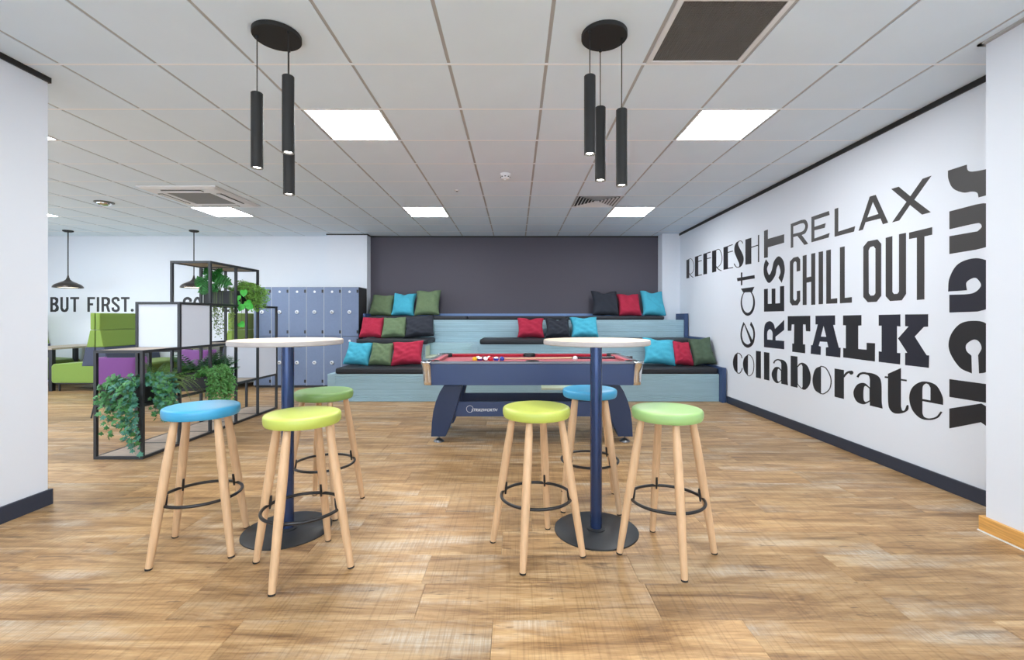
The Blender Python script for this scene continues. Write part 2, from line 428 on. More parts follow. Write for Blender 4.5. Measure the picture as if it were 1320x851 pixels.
# four-way slatted diffuser
x0, y0 = GX(1)+.012, GY(5)+.008; x1, y1 = x0+.576, y0+.584; cx, cy = (x0+x1)/2, (y0+y1)/2
e = empty('ceiling_diffuser', (cx, cy, HC), 0, 'square slatted air diffuser in the ceiling near the far right light panel', 'vent')
box('backing', M['dark_slot'], (x0, x1, y0, y1, HC+.012, HC+.02), e)
for k in range(7):
    h = .288-.042*k; th = .018; zz = HC-.004+.001*k
    f = MB()
    # tilted square louvre
    f.add([(cx-h,cy-h,zz),(cx+h,cy-h,zz),(cx+h,cy+h,zz),(cx-h,cy+h,zz),
           (cx-h+th,cy-h+th,zz+.012),(cx+h-th,cy-h+th,zz+.012),(cx+h-th,cy+h-th,zz+.012),(cx-h+th,cy+h-th,zz+.012)],
          [(0,1,5,4),(1,2,6,5),(2,3,7,6),(3,0,4,7)])
    o = f.build('slat', M['ac_white'], e)
    md = o.modifiers.new('s', 'SOLIDIFY'); md.thickness = .002

# air-conditioning cassette
cx0, cx1, cy0, cy1 = CASS; cx, cy = (cx0+cx1)/2, (cy0+cy1)/2
e = empty('air_conditioning_cassette', (cx, cy, HC), 0, 'white square air-conditioning unit in the ceiling at left', 'air conditioner')
f = MB()
def sqring(f, h0, h1, z0, z1):
    a = [(cx-h0,cy-h0,z0),(cx+h0,cy-h0,z0),(cx+h0,cy+h0,z0),(cx-h0,cy+h0,z0)]; b = [(cx-h1,cy-h1,z1),(cx+h1,cy-h1,z1),(cx+h1,cy+h1,z1),(cx-h1,cy+h1,z1)]
    f.add(a+b, [(0,1,5,4),(1,2,6,5),(2,3,7,6),(3,0,4,7)])
sqring(f, .4725, .4725, HC, HC-.012); sqring(f, .4725, .43, HC-.012, HC-.03); sqring(f, .43, .27, HC-.03, HC-.034); sqring(f, .27, .262, HC-.034, HC-.026)
f.build('fascia', M['ac_white'], e)
for k in range(4):
    a = k*PI/2; dx, dy = math.cos(a), math.sin(a); m_ = MB()
    if abs(dx) > .5: m_.box(cx+dx*.36-.03, cx+dx*.36+.03, cy-.24, cy+.24, HC-.037, HC-.033)
    else: m_.box(cx-.24, cx+.24, cy+dy*.36-.03, cy+dy*.36+.03, HC-.037, HC-.033)
    s_ = m_.build('air_slot', M['dark_slot'], e)
    v = MB()
    if abs(dx) > .5: v.box(cx+dx*.352-.021, cx+dx*.352+.021, cy-.235, cy+.235, HC-.041, HC-.037)
    else: v.box(cx-.235, cx+.235, cy+dy*.352-.021, cy+dy*.352+.021, HC-.041, HC-.037)
    v.build('flap', M['ac_white'], s_)
box('intake_grille', M['grille'], (cx-.262, cx+.262, cy-.262, cy+.262, HC-.032, HC-.02), e)

# detectors
e = empty('smoke_detector', (-.11, 4.92, HC), 0, 'small white smoke detector in the middle of the ceiling', 'smoke detector')
MB().lathe([(.055,0),(.055,-.012),(.05,-.02)], 32, (-.11, 4.92, HC)).build('base', M['white_plastic'], e, smooth=True)
MB().lathe([(.044,-.02),(.046,-.03),(.044,-.05),(.03,-.06),(.0,-.062)], 32, (-.11, 4.92, HC)).build('head', M['white_plastic'], e, smooth=True)
f = MB()
for k in range(8):
    a = 2*PI*k/8; f.box(-.11+.044*math.cos(a)-.009, -.11+.044*math.cos(a)+.009, 4.92+.044*math.sin(a)-.006, 4.92+.044*math.sin(a)+.006, HC-.041, HC-.034)
f.build('vent_slots', M['dark_slot'], e)
MB().lathe([(.014,-.06),(.014,-.07),(0,-.072)], 16, (-.11, 4.92, HC)).build('lens', M['lock'], e)
x, y = PX(589, 5.55), 5.55
e = empty('ceiling_sensor', (x, y, HC), 0, 'tiny flat sensor cap in the ceiling left of the smoke detector', 'sensor')
MB().lathe([(.03,0),(.03,-.004),(.015,-.006),(.012,-.012),(0,-.013)], 20, (x, y, HC)).build('cap', M['white_plastic'], e)
MB().lathe([(.012,-.0125),(.010,-.016),(0,-.017)], 16, (x, y, HC)).build('sensor_eye', M['dark_slot'], e)
x, y = PX(134.3, 6.12), 6.12
e = empty('dome_sensor', (x, y, HC), 0, 'round silver-grey dome sensor in the ceiling at far left', 'sensor')
MB().lathe([(.11,0),(.11,-.01),(.095,-.018)], 32, (x, y, HC)).build('ring', mat('grey_metal', (120,120,120), .3, metal=.7), e, smooth=True)
MB().lathe([(.085,-.012),(.08,-.03),(.055,-.045),(0,-.052)], 32, (x, y, HC)).build('dome', M['chrome'], e, smooth=True)

# ------------------------------------------------------------------ three-lamp pendants
def pendant(x, y, lamps, label):
    e = empty('cluster_pendant', (x, y, HC), 0, label, 'pendant light', 'three-lamp cluster pendants')
    MB().lathe([(.118,0),(.125,-.002),(.125,-.023),(.122,-.026),(0,-.026)], 48, (x, y, HC)).build('ceiling_plate', M['pend'], e, smooth=True)
    for (lx, ly, zt, zb) in lamps:
        g = MB().cyl((lx, ly, HC-.026), (lx, ly, HC-.04), .008, n=12); g.build('cord_grip', M['pend'], e)
        MB().cyl((lx, ly, HC-.03), (lx, ly, zt), .0028, n=8).build('cord', M['plastic'], e, smooth=True)
        r = .0305
        tb = MB().lathe([(0,zt),(r-.003,zt),(r,zt-.003),(r,zb+.001),(r-.001,zb),(r-.003,zb),(r-.004,zb+.018),(0,zb+.018)], 32, (lx, ly, 0)).build('lamp_tube', M['pend'], e, smooth=True)
        MB().lathe([(0,zb+.006),(.018,zb+.006),(.024,zb+.016)], 20, (lx, ly, 0)).build('lens', M['downglow'], tb)
        ld = bpy.data.lights.new('downlight', 'SPOT'); ld.energy = 14; ld.spot_size = 1.3; ld.spot_blend = .6; ld.shadow_soft_size = .02; ld.color = (1,.93,.84)
        lo = bpy.data.objects.new('downlight_beam', ld); col.objects.link(lo); lo.parent = e; lo.location = Vector((lx, ly, zb-.002))-Vector((x, y, HC))
pendant(-1.314, 2.50, [(-1.409, 2.474, 2.440, 2.03), (-1.222, 2.44, 2.514, 2.10), (-1.298, 2.60, 2.325, 1.92)],
        'black round ceiling pendant with three tubes at different heights, above the left bar table')
pendant(.489, 2.50, [(.398, 2.43, 2.51, 2.09), (.486, 2.60, 2.42, 2.00), (.585, 2.50, 2.362, 1.942)],
        'black round ceiling pendant with three tubes at different heights, above the right bar table')
def dome_pendant(x, y, label):
    e = empty('dome_pendant', (x, y, HC), 0, label, 'pendant light', 'black dome pendants')
    MB().lathe([(.075,0),(.075,-.02),(.05,-.03),(0,-.03)], 24, (x, y, HC)).build('ceiling_plate', M['pend'], e, smooth=True)
    zb = 1.755
    MB().cyl((x, y, HC-.03), (x, y, zb+.2), .008, n=10).build('rod', M['pend'], e, smooth=True)
    pr = [(.012,.22),(.016,.19),(.03,.15),(.06,.12),(.12,.09),(.175,.06),(.205,.025),(.208,.0)]
    inn = [(.2,.0),(.195,.02),(.165,.055),(.11,.082),(0,.1)]
    s_ = MB().lathe([(0,.22)]+pr+inn, 40, (x, y, zb)).build('shade', M['dome'], e, smooth=True)
    MB().lathe([(0,.012),(.18,.012),(.18,.02),(0,.02)], 32, (x, y, zb)).build('glowing_diffuser', M['pendant_glow'], s_)
dome_pendant(PX(87.7, 8.1), 8.1, 'small black dome pendant above the BUT FIRST lettering, by the left wall')
dome_pendant(PX(250, 8.1), 8.1, 'small black dome pendant seen behind the top of the shelving divider')

# ------------------------------------------------------------------ bar stools
def stool_proto():
    e = empty('bar_stool', (0,0,0))
    MB().lathe([(0,.698),(.162,.698),(.169,.700),(.173,.706),(.1755,.716),(.1765,.730),(.1755,.741),(.172,.747),(.165,.7505),(.145,.7525),(.1,.7545),(0,.7550)], 64).build('seat', M['v_blue'], e, smooth=True, local=True)
    MB().lathe([(0,.69),(.118,.69),(.12,.692),(.12,.698),(0,.698)], 48).build('seat_base', M['beech'], e, smooth=True, local=True)
    for k in range(4):
        a = PI/2*k; d = Vector((math.cos(a), math.sin(a), 0))
        pr = []
        for z, rr in ((0,.0145),(.02,.0155),(.12,.0185),(.35,.0215),(.5,.0215),(.62,.019),(.69,.0165)):
            R = .245-(.245-.132)*z/.69; pr.append((d*R+Vector((0,0,z)), rr))
        lg = MB().rings(pr, 20).build('leg', M['beech'], e, smooth=True, local=True)
        MB().cyl(d*.2453+Vector((0,0,0)), d*.2440+Vector((0,0,.008)), .0155, .0158, n=20).build('foot_cap', M['foot'], lg, local=True)
        Rz = .245-(.113)*.285/.69
        p = d*(Rz-.026)+Vector((0,0,.27)); q = d*(Rz-.033)+Vector((0,0,.335))
        b = MB().rings([(p, .0045), (p+(q-p)*.5, .0065), (q, .0055)], 8); b.build('ring_bracket', M['ring'], lg, smooth=True, local=True)
    MB().torus((0,0,.285), .184, .0080, 56, 10).build('foot_ring', M['ring'], e, smooth=True, local=True)
    return e
SP = stool_proto()
stools = [(.779, 2.335, 0, 'v_pale', 'pale apple green round bar stool at the right of the right bar table'),
          (.110, 2.380, -18, 'v_lime', 'lime yellow round bar stool at the left of the right bar table'),
          (.488, 2.985, 45-6.4, 'v_blue', 'sky blue round bar stool behind the right bar table, in front of the pool table'),
          (-1.662, 2.406, 64.6, 'v_blue', 'sky blue round bar stool at the left of the left bar table'),
          (-1.043, 2.228, 84.6, 'v_lime', 'lime yellow round bar stool in front of the left bar table, nearest of all'),
          (-1.228, 2.915, 37, 'v_green', 'apple green round bar stool behind the left bar table')]
for n, (x, y, a, c, lb) in enumerate(stools):
    o = SP if n == 0 else copy_tree(SP)
    o.location = (x, y, 0); o.rotation_euler = (0, 0, math.radians(a))
    tag(o, lb, 'stool', 'bar stools around the two bar tables')
    for ch in o.children:
        if ch.name.startswith('seat') and not ch.name.startswith('seat_base'):
            ch.data = ch.data.copy(); ch.data.materials[0] = M[c]

# ------------------------------------------------------------------ bar tables
def bar_table(x, y, label):
    e = empty('bar_table', (x, y, 0), 0, label, 'table', 'round high bar tables')
    c = (x, y, 0)
    MB().lathe([(.237,0),(.237,.006),(.233,.009),(.0,.010)], 72, c).build('base_plate', M['black_plate'], e, smooth=True)
    MB().lathe([(.052,.009),(.052,.016),(.036,.02)], 32, c).build('base_collar', M['black_plate'], e, smooth=True)
    MB().cyl((x, y, .009), (x, y, 1.06), .0335, n=40).build('column', M['navy_metal'], e, smooth=True)
    MB().box(x-.14, x+.14, y-.14, y+.14, 1.055, 1.063).build('mounting_plate', M['black_plate'], e)
    t = MB().lathe([(0,1.063),(.296,1.063),(.3,1.067),(.3,1.086),(.298,1.0895)], 96, c); t.build('table_edge', M['top_edge'], e, smooth=True)
    MB().lathe([(.298,1.0895),(.296,1.0905),(0,1.0905)], 96, c).build('tabletop', M['top_oak'], e)
bar_table(-1.305, 2.60, 'round high bar table with pale oak top, the left one beside the plant divider')
bar_table(.461, 2.595, 'round high bar table with pale oak top, the right one before the pool table')

# ------------------------------------------------------------------ pool table
px0, px1, py0, py1 = -.865, 1.185, 4.27, 5.30
pc = ((px0+px1)/2, (py0+py1)/2)
e = pool = empty('pool_table', (pc[0], pc[1], 0), 0, 'navy pool table with red cloth and chrome corners, before the tiered seating', 'pool table')
zb0, zb1 = .582, .782
f = MB(); tk = .03
f.box(px0+.03, px1-.03, py0, py0+tk, zb0, zb1).box(px0+.03, px1-.03, py1-tk, py1, zb0, zb1)
f.box(px0, px0+tk, py0+.03, py1-.03, zb0, zb1).box(px1-tk, px1, py0+.03, py1-.03, zb0, zb1)
f.box(px0+tk, px1-tk, py0+tk, py1-tk, zb0+.02, .74)
f.build('apron', M['pool_navy'], e, bevel=.002)
box('playing_surface', M['pool_red'], (px0+.06, px1-.06, py0+.06, py1-.06, .74, .768), e)
rw = .055
f = MB(); zt0, zt1 = zb1, .803
f.box(px0+.05, px1-.05, py0-.004, py0+rw, zt0, zt1).box(px0+.05, px1-.05, py1-rw, py1+.004, zt0, zt1)
f.box(px0-.004, px0+rw, py0+.05, py1-.05, zt0, zt1).box(px1-rw, px1+.004, py0+.05, py1-.05, zt0, zt1)
f.build('rail_cap', M['rail'], e, bevel=.004)
# cushions (rubber rails under red cloth)
cw = .05; mx = pc[0]
def cush(p, q, nrm):
    p = Vector(p); q = Vector(q); n = Vector(nrm); d = (q-p).normalized()
    prof = [(0, .803), (cw*.7, .803), (cw, .799), (cw*.75, .772), (0, .766)]
    A = [p+n*a+Vector((0,0,z))+d*(a*.8) for a, z in prof]; B = [q+n*a+Vector((0,0,z))-d*(a*.8) for a, z in prof]
    k = len(prof)
    MB().add(A+B, [tuple(range(k)), tuple(range(k, 2*k))]+[(i, (i+1)%k, (i+1)%k+k, i+k) for i in range(k)]).build('cushion_rail', M['pool_red'], pool, bevel=.002)
cr = .085; sr = .06
for yy, nn in ((py0+rw, (0,1,0)), (py1-rw, (0,-1,0))):
    cush((px0+rw+cr-.03, yy, 0), (mx-sr, yy, 0), nn); cush((mx+sr, yy, 0), (px1-rw-cr+.03, yy, 0), nn)
for xx, nn in ((px0+rw, (1,0,0)), (px1-rw, (-1,0,0))):
    cush((xx, py0+rw+cr-.03, 0), (xx, py1-rw-cr+.03, 0), nn)
# pockets
for (x, y) in ((px0+.075, py0+.075), (px1-.075, py0+.075), (px0+.075, py1-.075), (px1-.075, py1-.075), (mx, py0+.078), (mx, py1-.062)):
    MB().lathe([(.05,.769),(.052,.8),(.056,.808),(.062,.808),(.066,.80),(.066,.77)], 28, (x, y, 0)).build('pocket_collar', M['plastic'], e, smooth=True)
    MB().lathe([(0,.7695),(.051,.7695)], 24, (x, y, 0)).build('pocket_hole', M['plastic'], e)
# chrome corners: an upright quarter shell wider at the top, with a cap flange
for sx, sy in ((-1,-1),(1,-1),(-1,1),(1,1)):
    X0 = px0 if sx < 0 else px1; Y0 = py0 if sy < 0 else py1
    out = []; 
    for (zz, g) in ((zb0, .004), (zb0+.03, .008), (.70, .016), (.775, .026), (.79, .034), (.806, .034)):
        R = .05; cxx, cyy = X0-sx*(R-.0), Y0-sy*(R-.0)
        ring = [Vector((X0-sx*.075, Y0+sy*g*.35, zz))]
        for k in range(9):
            a = PI/2*k/8; ring.append(Vector((cxx+sx*(R+g)*math.sin(a), cyy+sy*(R+g)*math.cos(a), zz)))
        ring.append(Vector((X0+sx*g*.35, Y0-sy*.075, zz))); out.append(ring)
    n = len(out[0]); vs = [v for r in out for v in r]; fs = [(i*n+k, i*n+k+1, (i+1)*n+k+1, (i+1)*n+k) for i in range(len(out)-1) for k in range(n-1)]
    o = MB().add(vs, fs).build('chrome_corner', M['chrome'], e, smooth=True)
    md = o.modifiers.new('s', 'SOLIDIFY'); md.thickness = .004; md.offset = -1
    MB().add([v+Vector((0,0,.001)) for v in out[-1]]+[Vector((X0-sx*.075, Y0-sy*.03, .807)), Vector((X0-sx*.03, Y0-sy*.075, .807))],
             [(0,1,2,3,4,5,n),(5,6,7,8,9,10,n+1),(n,5,n+1)]).build('corner_cap', M['chrome'], e)
# legs: curved slabs
def leg(sx, yc):
    pts = []
    Z = 4.42
    outer = [(572,497),(567,505),(562,517),(558.5,530),(556.5,545),(555.5,563)]
    inner = [(574,563),(580,550),(585,536),(590,520),(596,497)]
    for a, b in outer+inner:
        x = PX(a, Z); z = PZ(b, Z)
        if sx > 0: x = 2*mx-x
        pts.append((x, z))
    if sx > 0: pts = pts[::-1]
    lg = MB().prism(pts, 'y', yc-.05, yc+.05).build('leg', M['pool_dark'], pool, bevel=.004)
    fx = PX(564.5, Z); fx = fx if sx < 0 else 2*mx-fx
    MB().lathe([(.0,.06),(.009,.06),(.009,.035),(.02,.032),(.048,.012),(.052,.005),(.052,.0),(0,0)], 32, (fx, yc, 0)).build('levelling_foot', M['satin'], lg, smooth=True)
for yc in (4.47, 5.03):
    leg(-1, yc); leg(1, yc)
for n, yy in enumerate((4.48, 5.0)):
    st = MB().box(-.66, .98, yy-.012, yy+.012, .245, .39).build('stretcher', M['pool_navy'] if n == 0 else M['pool_dark'], e, bevel=.002)
    if n == 0: stretcher = st
# logo on the stretcher: ring and slanted name
yl = 4.48-.0135
ft = bpy.data.curves.new('logo', 'FONT'); ft.body = 'STRIKEWORTH'; ft.size = .052; ft.shear = .35; ft.extrude = .0008; ft.offset = .0004
fo_ = bpy.data.objects.new('logo_tmp', ft); col.objects.link(fo_)
bpy.context.view_layer.update()
me = bpy.data.meshes.new_from_object(fo_.evaluated_get(bpy.context.evaluated_depsgraph_get()))
bpy.data.objects.remove(fo_)
w_ = max(v.co.x for v in me.vertices); lx0 = PX(607.5, 4.48); lx1 = PX(641.5, 4.48); sc = (lx1-lx0)/w_
h_ = max(v.co.y for v in me.vertices)
mb = MB(); mb.add([(lx0+v.co.x*sc, yl-v.co.z, PZ(530.0, 4.48)+v.co.y/h_*.027) for v in me.vertices], [tuple(p.vertices) for p in me.polygons])
mb.build('brand_lettering', M['white_print'], stretcher)
cxl, czl = PX(605.8, 4.48), PZ(527, 4.48); mb = MB(); n = 40; R = .033
arc = [k for k in range(n+1)]
ring = []
for k in arc:
    a = PI*.02+1.72*PI*k/n; ring.append((cxl+R*math.cos(a), yl, czl+R*math.sin(a)))
mb.rings([(p, .0016) for p in ring], 6).build('brand_ring', M['white_print'], stretcher)

# balls, cue
ballcols = {'yellow': (244,196,40), 'blue': (26,62,170), 'red': (200,30,40), 'maroon': (120,24,40), 'white': (245,245,245), 'green': (24,110,60), 'purple': (80,40,120), 'orange': (238,120,40), 'black': (20,20,22)}
def ball_mat(nm, solid):
    m = mat('ball_'+nm, ballcols[nm], .12, coat=.5)
    if not solid:
        nt = m.node_tree; b = nt.nodes['Principled BSDF']; tc = nd(nt, 'ShaderNodeTexCoord'); sp = nd(nt, 'ShaderNodeSeparateXYZ'); nt.links.new(tc.outputs['Object'], sp.inputs[0])
        ab = nd(nt, 'ShaderNodeMath', operation='ABSOLUTE'); nt.links.new(sp.outputs['Z'], ab.inputs[0])
        gt = nd(nt, 'ShaderNodeMath', operation='GREATER_THAN', i_1=.0125); nt.links.new(ab.outputs[0], gt.inputs[0])
        mx_ = nd(nt, 'ShaderNodeMix', data_type='RGBA'); nt.links.new(gt.outputs[0], mx_.inputs[0]); mx_.inputs[6].default_value = lin(ballcols[nm]); mx_.inputs[7].default_value = lin((245,245,245))
        nt.links.new(mx_.outputs[2], b.inputs['Base Color'])
    return m
BR = .0265
def ball(x, y, nm, solid, label, rx=0, ry=0):
    b = MB().lathe([(0,-BR)]+[(BR*math.cos(t_), BR*math.sin(t_)) for t_ in [-PI/2+PI*i/16 for i in range(1, 16)]]+[(0,BR)], 24).build('pool_ball', ball_mat(nm, solid), None, smooth=True)
    b.location = (x, y, .768+BR); b.rotation_euler = (rx, ry, 0)
    tag(b, label, 'ball', 'balls on the pool table')
bx = PX(612, 4.62)
ball(bx, 4.62, 'yellow', True, 'plain yellow pool ball at the left front of the cluster')
ball(bx+.052, 4.63, 'purple', False, 'white and purple striped pool ball just right of the yellow one', .3)
ball(bx+.108, 4.64, 'maroon', False, 'white pool ball with dark red stripe in the middle of the cluster front', .9, .3)
ball(bx+.160, 4.66, 'red', True, 'plain red pool ball left of the two blue ones')
ball(bx+.165+.052, 4.645, 'blue', False, 'white-topped pool ball with a blue stripe, left of the plain blue one', .2)
ball(bx+.275, 4.65, 'blue', True, 'plain blue pool ball at the right end of the cluster')
ball(bx+.026, 4.72, 'green', False, 'pool ball with green stripe behind the yellow one', .7)
ball(bx+.085, 4.74, 'maroon', True, 'dark red pool ball at the back of the cluster')
ball(bx+.140, 4.73, 'orange', False, 'white and orange striped pool ball at the back of the cluster', .4)
ball(PX(741.4, 4.72), 4.72, 'white', True, 'plain white cue ball alone to the right of the balls')
p, q = Vector((PX(640, 4.9), 4.88, .768+.0075)), Vector((PX(815, 4.98), 4.98, .768+.0155))
e = empty('pool_cue', p, 0, 'wooden pool cue with dark butt lying across the red cloth', 'pool cue')
def lp(t): return p+(q-p)*t
MB().cyl(lp(0), lp(.012), .006, .0065, n=12).build('tip', M['v_blue'], e, smooth=True)
MB().cyl(lp(.012), lp(.55), .0065, .0105, n=16).build('shaft', mat('pale_maple', (232,206,166), .3), e, smooth=True)
MB().cyl(lp(.55), lp(1), .0105, .0150, n=16).build('butt', mat('dark_cue_butt', (44,40,52), .25), e, smooth=True)

# ------------------------------------------------------------------ tiered seating
def ribbed(mb, x0, x1, y, z0, z1, ribs=5, d=.007):
    """a grooved deck board facing -y: one profile swept along x, ribs with sloped shoulders"""
    pts = [(y+.022, z0), (y+d, z0)]; h = (z1-z0)/ribs
    for k in range(ribs):
        a = z0+h*k; pts += [(y+d, a+.001), (y, a+.004), (y, a+h-.010 if k < ribs-1 else a+h-.012), (y+d, a+h-.003)]
    pts += [(y+d, z1), (y+.022, z1)]
    mb.prism(pts, 'x', x0, x1)
seat = empty('tiered_seating', (0.15, 6.6, 0), 0, 'three-step tiered seating clad in pale teal grooved boards with navy sides', 'seating')
Z1, Z2, Z3 = 6.60, 7.24, 7.98
H1, H2, H3 = .40, .795, 1.183
SXL, SXR = -2.735, 2.96
# cores: seat decks
def core(x0, x1, y0, y1, z1, name='seat_deck'): box(name, M['teal'], (x0, x1, y0, y1, z1-.03, z1), seat, bevel=.002)
AX0, AX1 = .375, 1.05       # lower aisle
BX0, BX1 = -1.44, -.72      # upper aisle
core(SXL, AX0, Z1, Z2, H1); core(AX1, SXR, Z1, Z2, H1)
box('step', M['tread'], (AX0, AX1, Z1, Z1+.34, .17, .2), seat, bevel=.002); core(AX0, AX1, Z1+.34, Z2, H1)
core(-2.58, BX0, Z2, Z3, H2); core(BX1, SXR, Z2, Z3, H2); core(BX0, BX1, Z2+.4, Z3, H2)
box('step', M['tread'], (BX0, BX1, Z2, Z2+.4, H1+.17, H1+.2), seat, bevel=.002)
core(-2.62, 2.70, Z3, YB-.014, H3); core(2.70, SXR, Z3, 8.385, H3)
def riser(x0, x1, y, z0, z1, n, ribs=5, post=False):
    h = (z1-z0)/n
    if post:   # end-grain column with upright ribs
        mb = MB(); mb.box(x0, x0+.11, y+.004, y+.02, z0, z1)
        for k in range(5): mb.box(x0+.022*k+.002, x0+.022*(k+1)-.002, y, y+.004, z0, z1)
        mb.build('corner_post', M['teal'], seat); x0 += .112
    for k in range(n):
        mb = MB(); ribbed(mb, x0, x1, y, z0+h*k+.001, z0+h*(k+1)-.001, ribs); mb.build('riser_board', M['teal'], seat)
riser(SXL, AX0-.06, Z1, 0, H1-.03, 4, 4, True)
mb = MB(); mb.box(AX0-.06, AX0, Z1+.004, Z1+.02, 0, H1-.03)
for k in range(3): mb.box(AX0-.06+.02*k+.002, AX0-.06+.02*(k+1)-.002, Z1, Z1+.004, 0, H1-.03)
mb.build('corner_post', M['teal'], seat)
riser(AX1, SXR, Z1, 0, H1-.03, 4, 4, True)
riser(AX0, AX1, Z1, 0, .17, 2, 4); riser(AX0, AX1, Z1+.34, .2, H1-.03, 2, 4)
riser(-2.58, BX0, Z2, H1, H2-.03, 4, 4); riser(BX1, SXR, Z2, H1, H2-.03, 4, 4, True)
riser(BX0, BX1, Z2, H1, H1+.17, 2, 4); riser(BX0, BX1, Z2+.4, H1+.2, H2-.03, 2, 4)
riser(-2.62, SXR, Z3, H2, H3-.03, 4, 4)
# side cheeks inside the aisles
for (x0, x1, y0, y1, z0, z1) in ((AX0-.018, AX0-.001, Z1+.022, Z1+.34, 0, H1-.03), (AX1+.001, AX1+.018, Z1+.022, Z1+.34, 0, H1-.03),
                                 (BX0-.018, BX0-.001, Z2+.022, Z2+.4, H1, H2-.03), (BX1+.001, BX1+.018, Z2+.022, Z2+.4, H1, H2-.03),
                                 (SXL, SXL+.018, Z1+.022, Z2, 0, H1-.03), (-2.58, -2.562, Z2+.022, Z3, H1, H2-.03)):
    box('side_board', M['tread'], (x0, x1, y0, y1, z0, z1), seat)
# navy end panels stepping up along the right wall and the left end
pts = [(6.5,0),(8.385,0),(8.385,1.295),(7.93,1.295),(7.93,.905),(7.12,.905),(7.12,.50),(6.5,.50)]
MB().prism(pts, 'x', 2.962, 3.019).build('end_panel', M['navy_panel'], seat, bevel=.002)
box('end_panel', M['navy_panel'], (-2.665, -2.625, 7.93, 8.636, .8, 1.295), seat, bevel=.002)
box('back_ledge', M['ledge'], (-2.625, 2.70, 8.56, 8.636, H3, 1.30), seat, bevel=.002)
def pad(x0, x1, y0, y1, z, h, label):
    mb = MB().box(x0, x1, y0, y1, z, z+h)
    o = mb.build('seat_pad', M['pad'], None, bevel=.026, smooth=True, seg=4)
    tag(o, label, 'seat pad', 'black seat pads on the tiered seating')
pad(-2.62, .34, Z1-.01, Z2-.03, H1, .088, 'long black seat pad on the lowest tier, left of the steps')
pad(1.08, 2.95, Z1-.01, Z2-.03, H1, .088, 'black seat pad on the lowest tier at the right end')
pad(-2.54, -1.40, Z2-.02, Z3-.05, H2, .083, 'short black seat pad on the middle tier at the left end')
pad(-.57, 1.16, Z2-.02, Z3-.05, H2, .083, 'black seat pad on the middle tier under the red, charcoal and turquoise cushions')
pad(1.165, 2.95, Z2-.02, Z3-.05, H2, .083, 'black seat pad on the middle tier at the right end')
pad(-2.59, -.845, Z3-.01, 8.55, H3, .07, 'black seat pad on the top tier, leftmost of three')
pad(-.84, .885, Z3-.01, 8.55, H3, .07, 'black seat pad on the top tier, middle of three, with nothing on it')
pad(.89, 2.62, Z3-.01, 8.55, H3, .07, 'black seat pad on the top tier, rightmost of three')

# ------------------------------------------------------------------ scatter cushions
def pillow(tier, xa, xb, ytop, c, label, seed, chop=.25, yaw=0, roll=0, tall=1.0):
    ry, sz = {1: (Z2, H1+.088), 2: (Z3, H2+.083), 3: (8.56, H3+.07)}[tier]
    ym = ry-.30
    wd = (xb-xa)/F_PX*ym*.97; cxp = PX((xa+xb)/2, ym)
    ztop = PZ(ytop, ry-.13)
    tilt = math.radians(30)
    hh = max(.40, (ztop-sz)/math.cos(tilt))*tall
    rg = random.Random(seed); n = 18; T = .095
    ph = [rg.uniform(0, 6.28) for _ in range(12)]
    V = {}; mb = MB(); idx = {}
    def P(i, j, side):
        u, v = -1+2*i/n, -1+2*j/n
        edge = max(abs(u), abs(v))
        # pinch sides inward between corners
        x = u*(1-.13*(1-v*v)**1.0*abs(u)**2); z = v*(1-.11*(1-u*u)*abs(v)**2)
        z -= chop*.85*max(0, v)**3*math.exp(-(abs(u)/.5)**1.3)                      # dented top
        t_ = ((1-u**4)*(1-v**4))
        t_ = max(t_, 0)**.42*T
        t_ *= 1-chop*.9*max(0, v)*math.exp(-(u/.3)**2)
        wr = .010*math.sin(6*u+4*v+ph[0])*math.sin(5*v+ph[1])+.007*math.sin(13*(u*.8+v*.5)+ph[2]+2*math.sin(4*v+ph[3]))+.006*math.sin(17*(v-.3*u)+ph[4]+1.5*math.sin(5*u+ph[5]))
        # radiating corner creases
        for q, (a, b) in enumerate(((1,1),(-1,1),(1,-1),(-1,-1))):
            d = math.hypot(u-a, v-b); an = math.atan2(v-b, u-a); wr += .006*math.exp(-(d/.7)**2)*math.sin(an*11+ph[6+q])
        t_ += wr*min(1, (1-edge)*4)
        x += .02*math.sin(3*v+ph[10]); z += .015*math.sin(4*u+ph[11])
        return Vector((x*wd/2, side*max(t_, 0), (z+1)*hh/2))
    vs = []; fs = []
    for j in range(n+1):
        for i in range(n+1): idx[(i,j,-1)] = len(vs); vs.append(P(i, j, -1))
    for j in range(n+1):
        for i in range(n+1):
            if i in (0, n) or j in (0, n): idx[(i,j,1)] = idx[(i,j,-1)]
            else: idx[(i,j,1)] = len(vs); vs.append(P(i, j, 1))
    for j in range(n):
        for i in range(n):
            fs.append((idx[(i,j,-1)], idx[(i+1,j,-1)], idx[(i+1,j+1,-1)], idx[(i,j+1,-1)]))
            fs.append((idx[(i,j,1)], idx[(i,j+1,1)], idx[(i+1,j+1,1)], idx[(i+1,j,1)]))
    o = mb.add(vs, fs).build('scatter_cushion', M[c], None, smooth=False, sub=1)
    o.data.shade_smooth()
    R = (Euler((0,0,math.radians(yaw))).to_matrix() @ Euler((-tilt,0,0)).to_matrix() @ Euler((0,math.radians(roll),0)).to_matrix())
    zmin = min((R @ v.co).z for v in o.data.vertices)
    ymax = max((R @ v.co).y for v in o.data.vertices)
    o.rotation_euler = R.to_euler(); o.location = (cxp, ry-ymax-(.12 if tier == 1 else .06), sz-zmin-.006)
    tag(o, label, 'cushion', 'scatter cushions on the tiered seating')
pillow(3, 474, 507, 380, 'p_green', 'sage green cushion on the top tier, leftmost of that tier', 1, .1, 0, 2)
pillow(3, 503, 535, 377, 'p_blue', 'turquoise cushion on the top tier between two sage green ones', 2, .3, 0, 1)
pillow(3, 534, 569, 374, 'p_green', 'sage green cushion on the top tier, just right of a turquoise one', 3, .12, 0, -2)
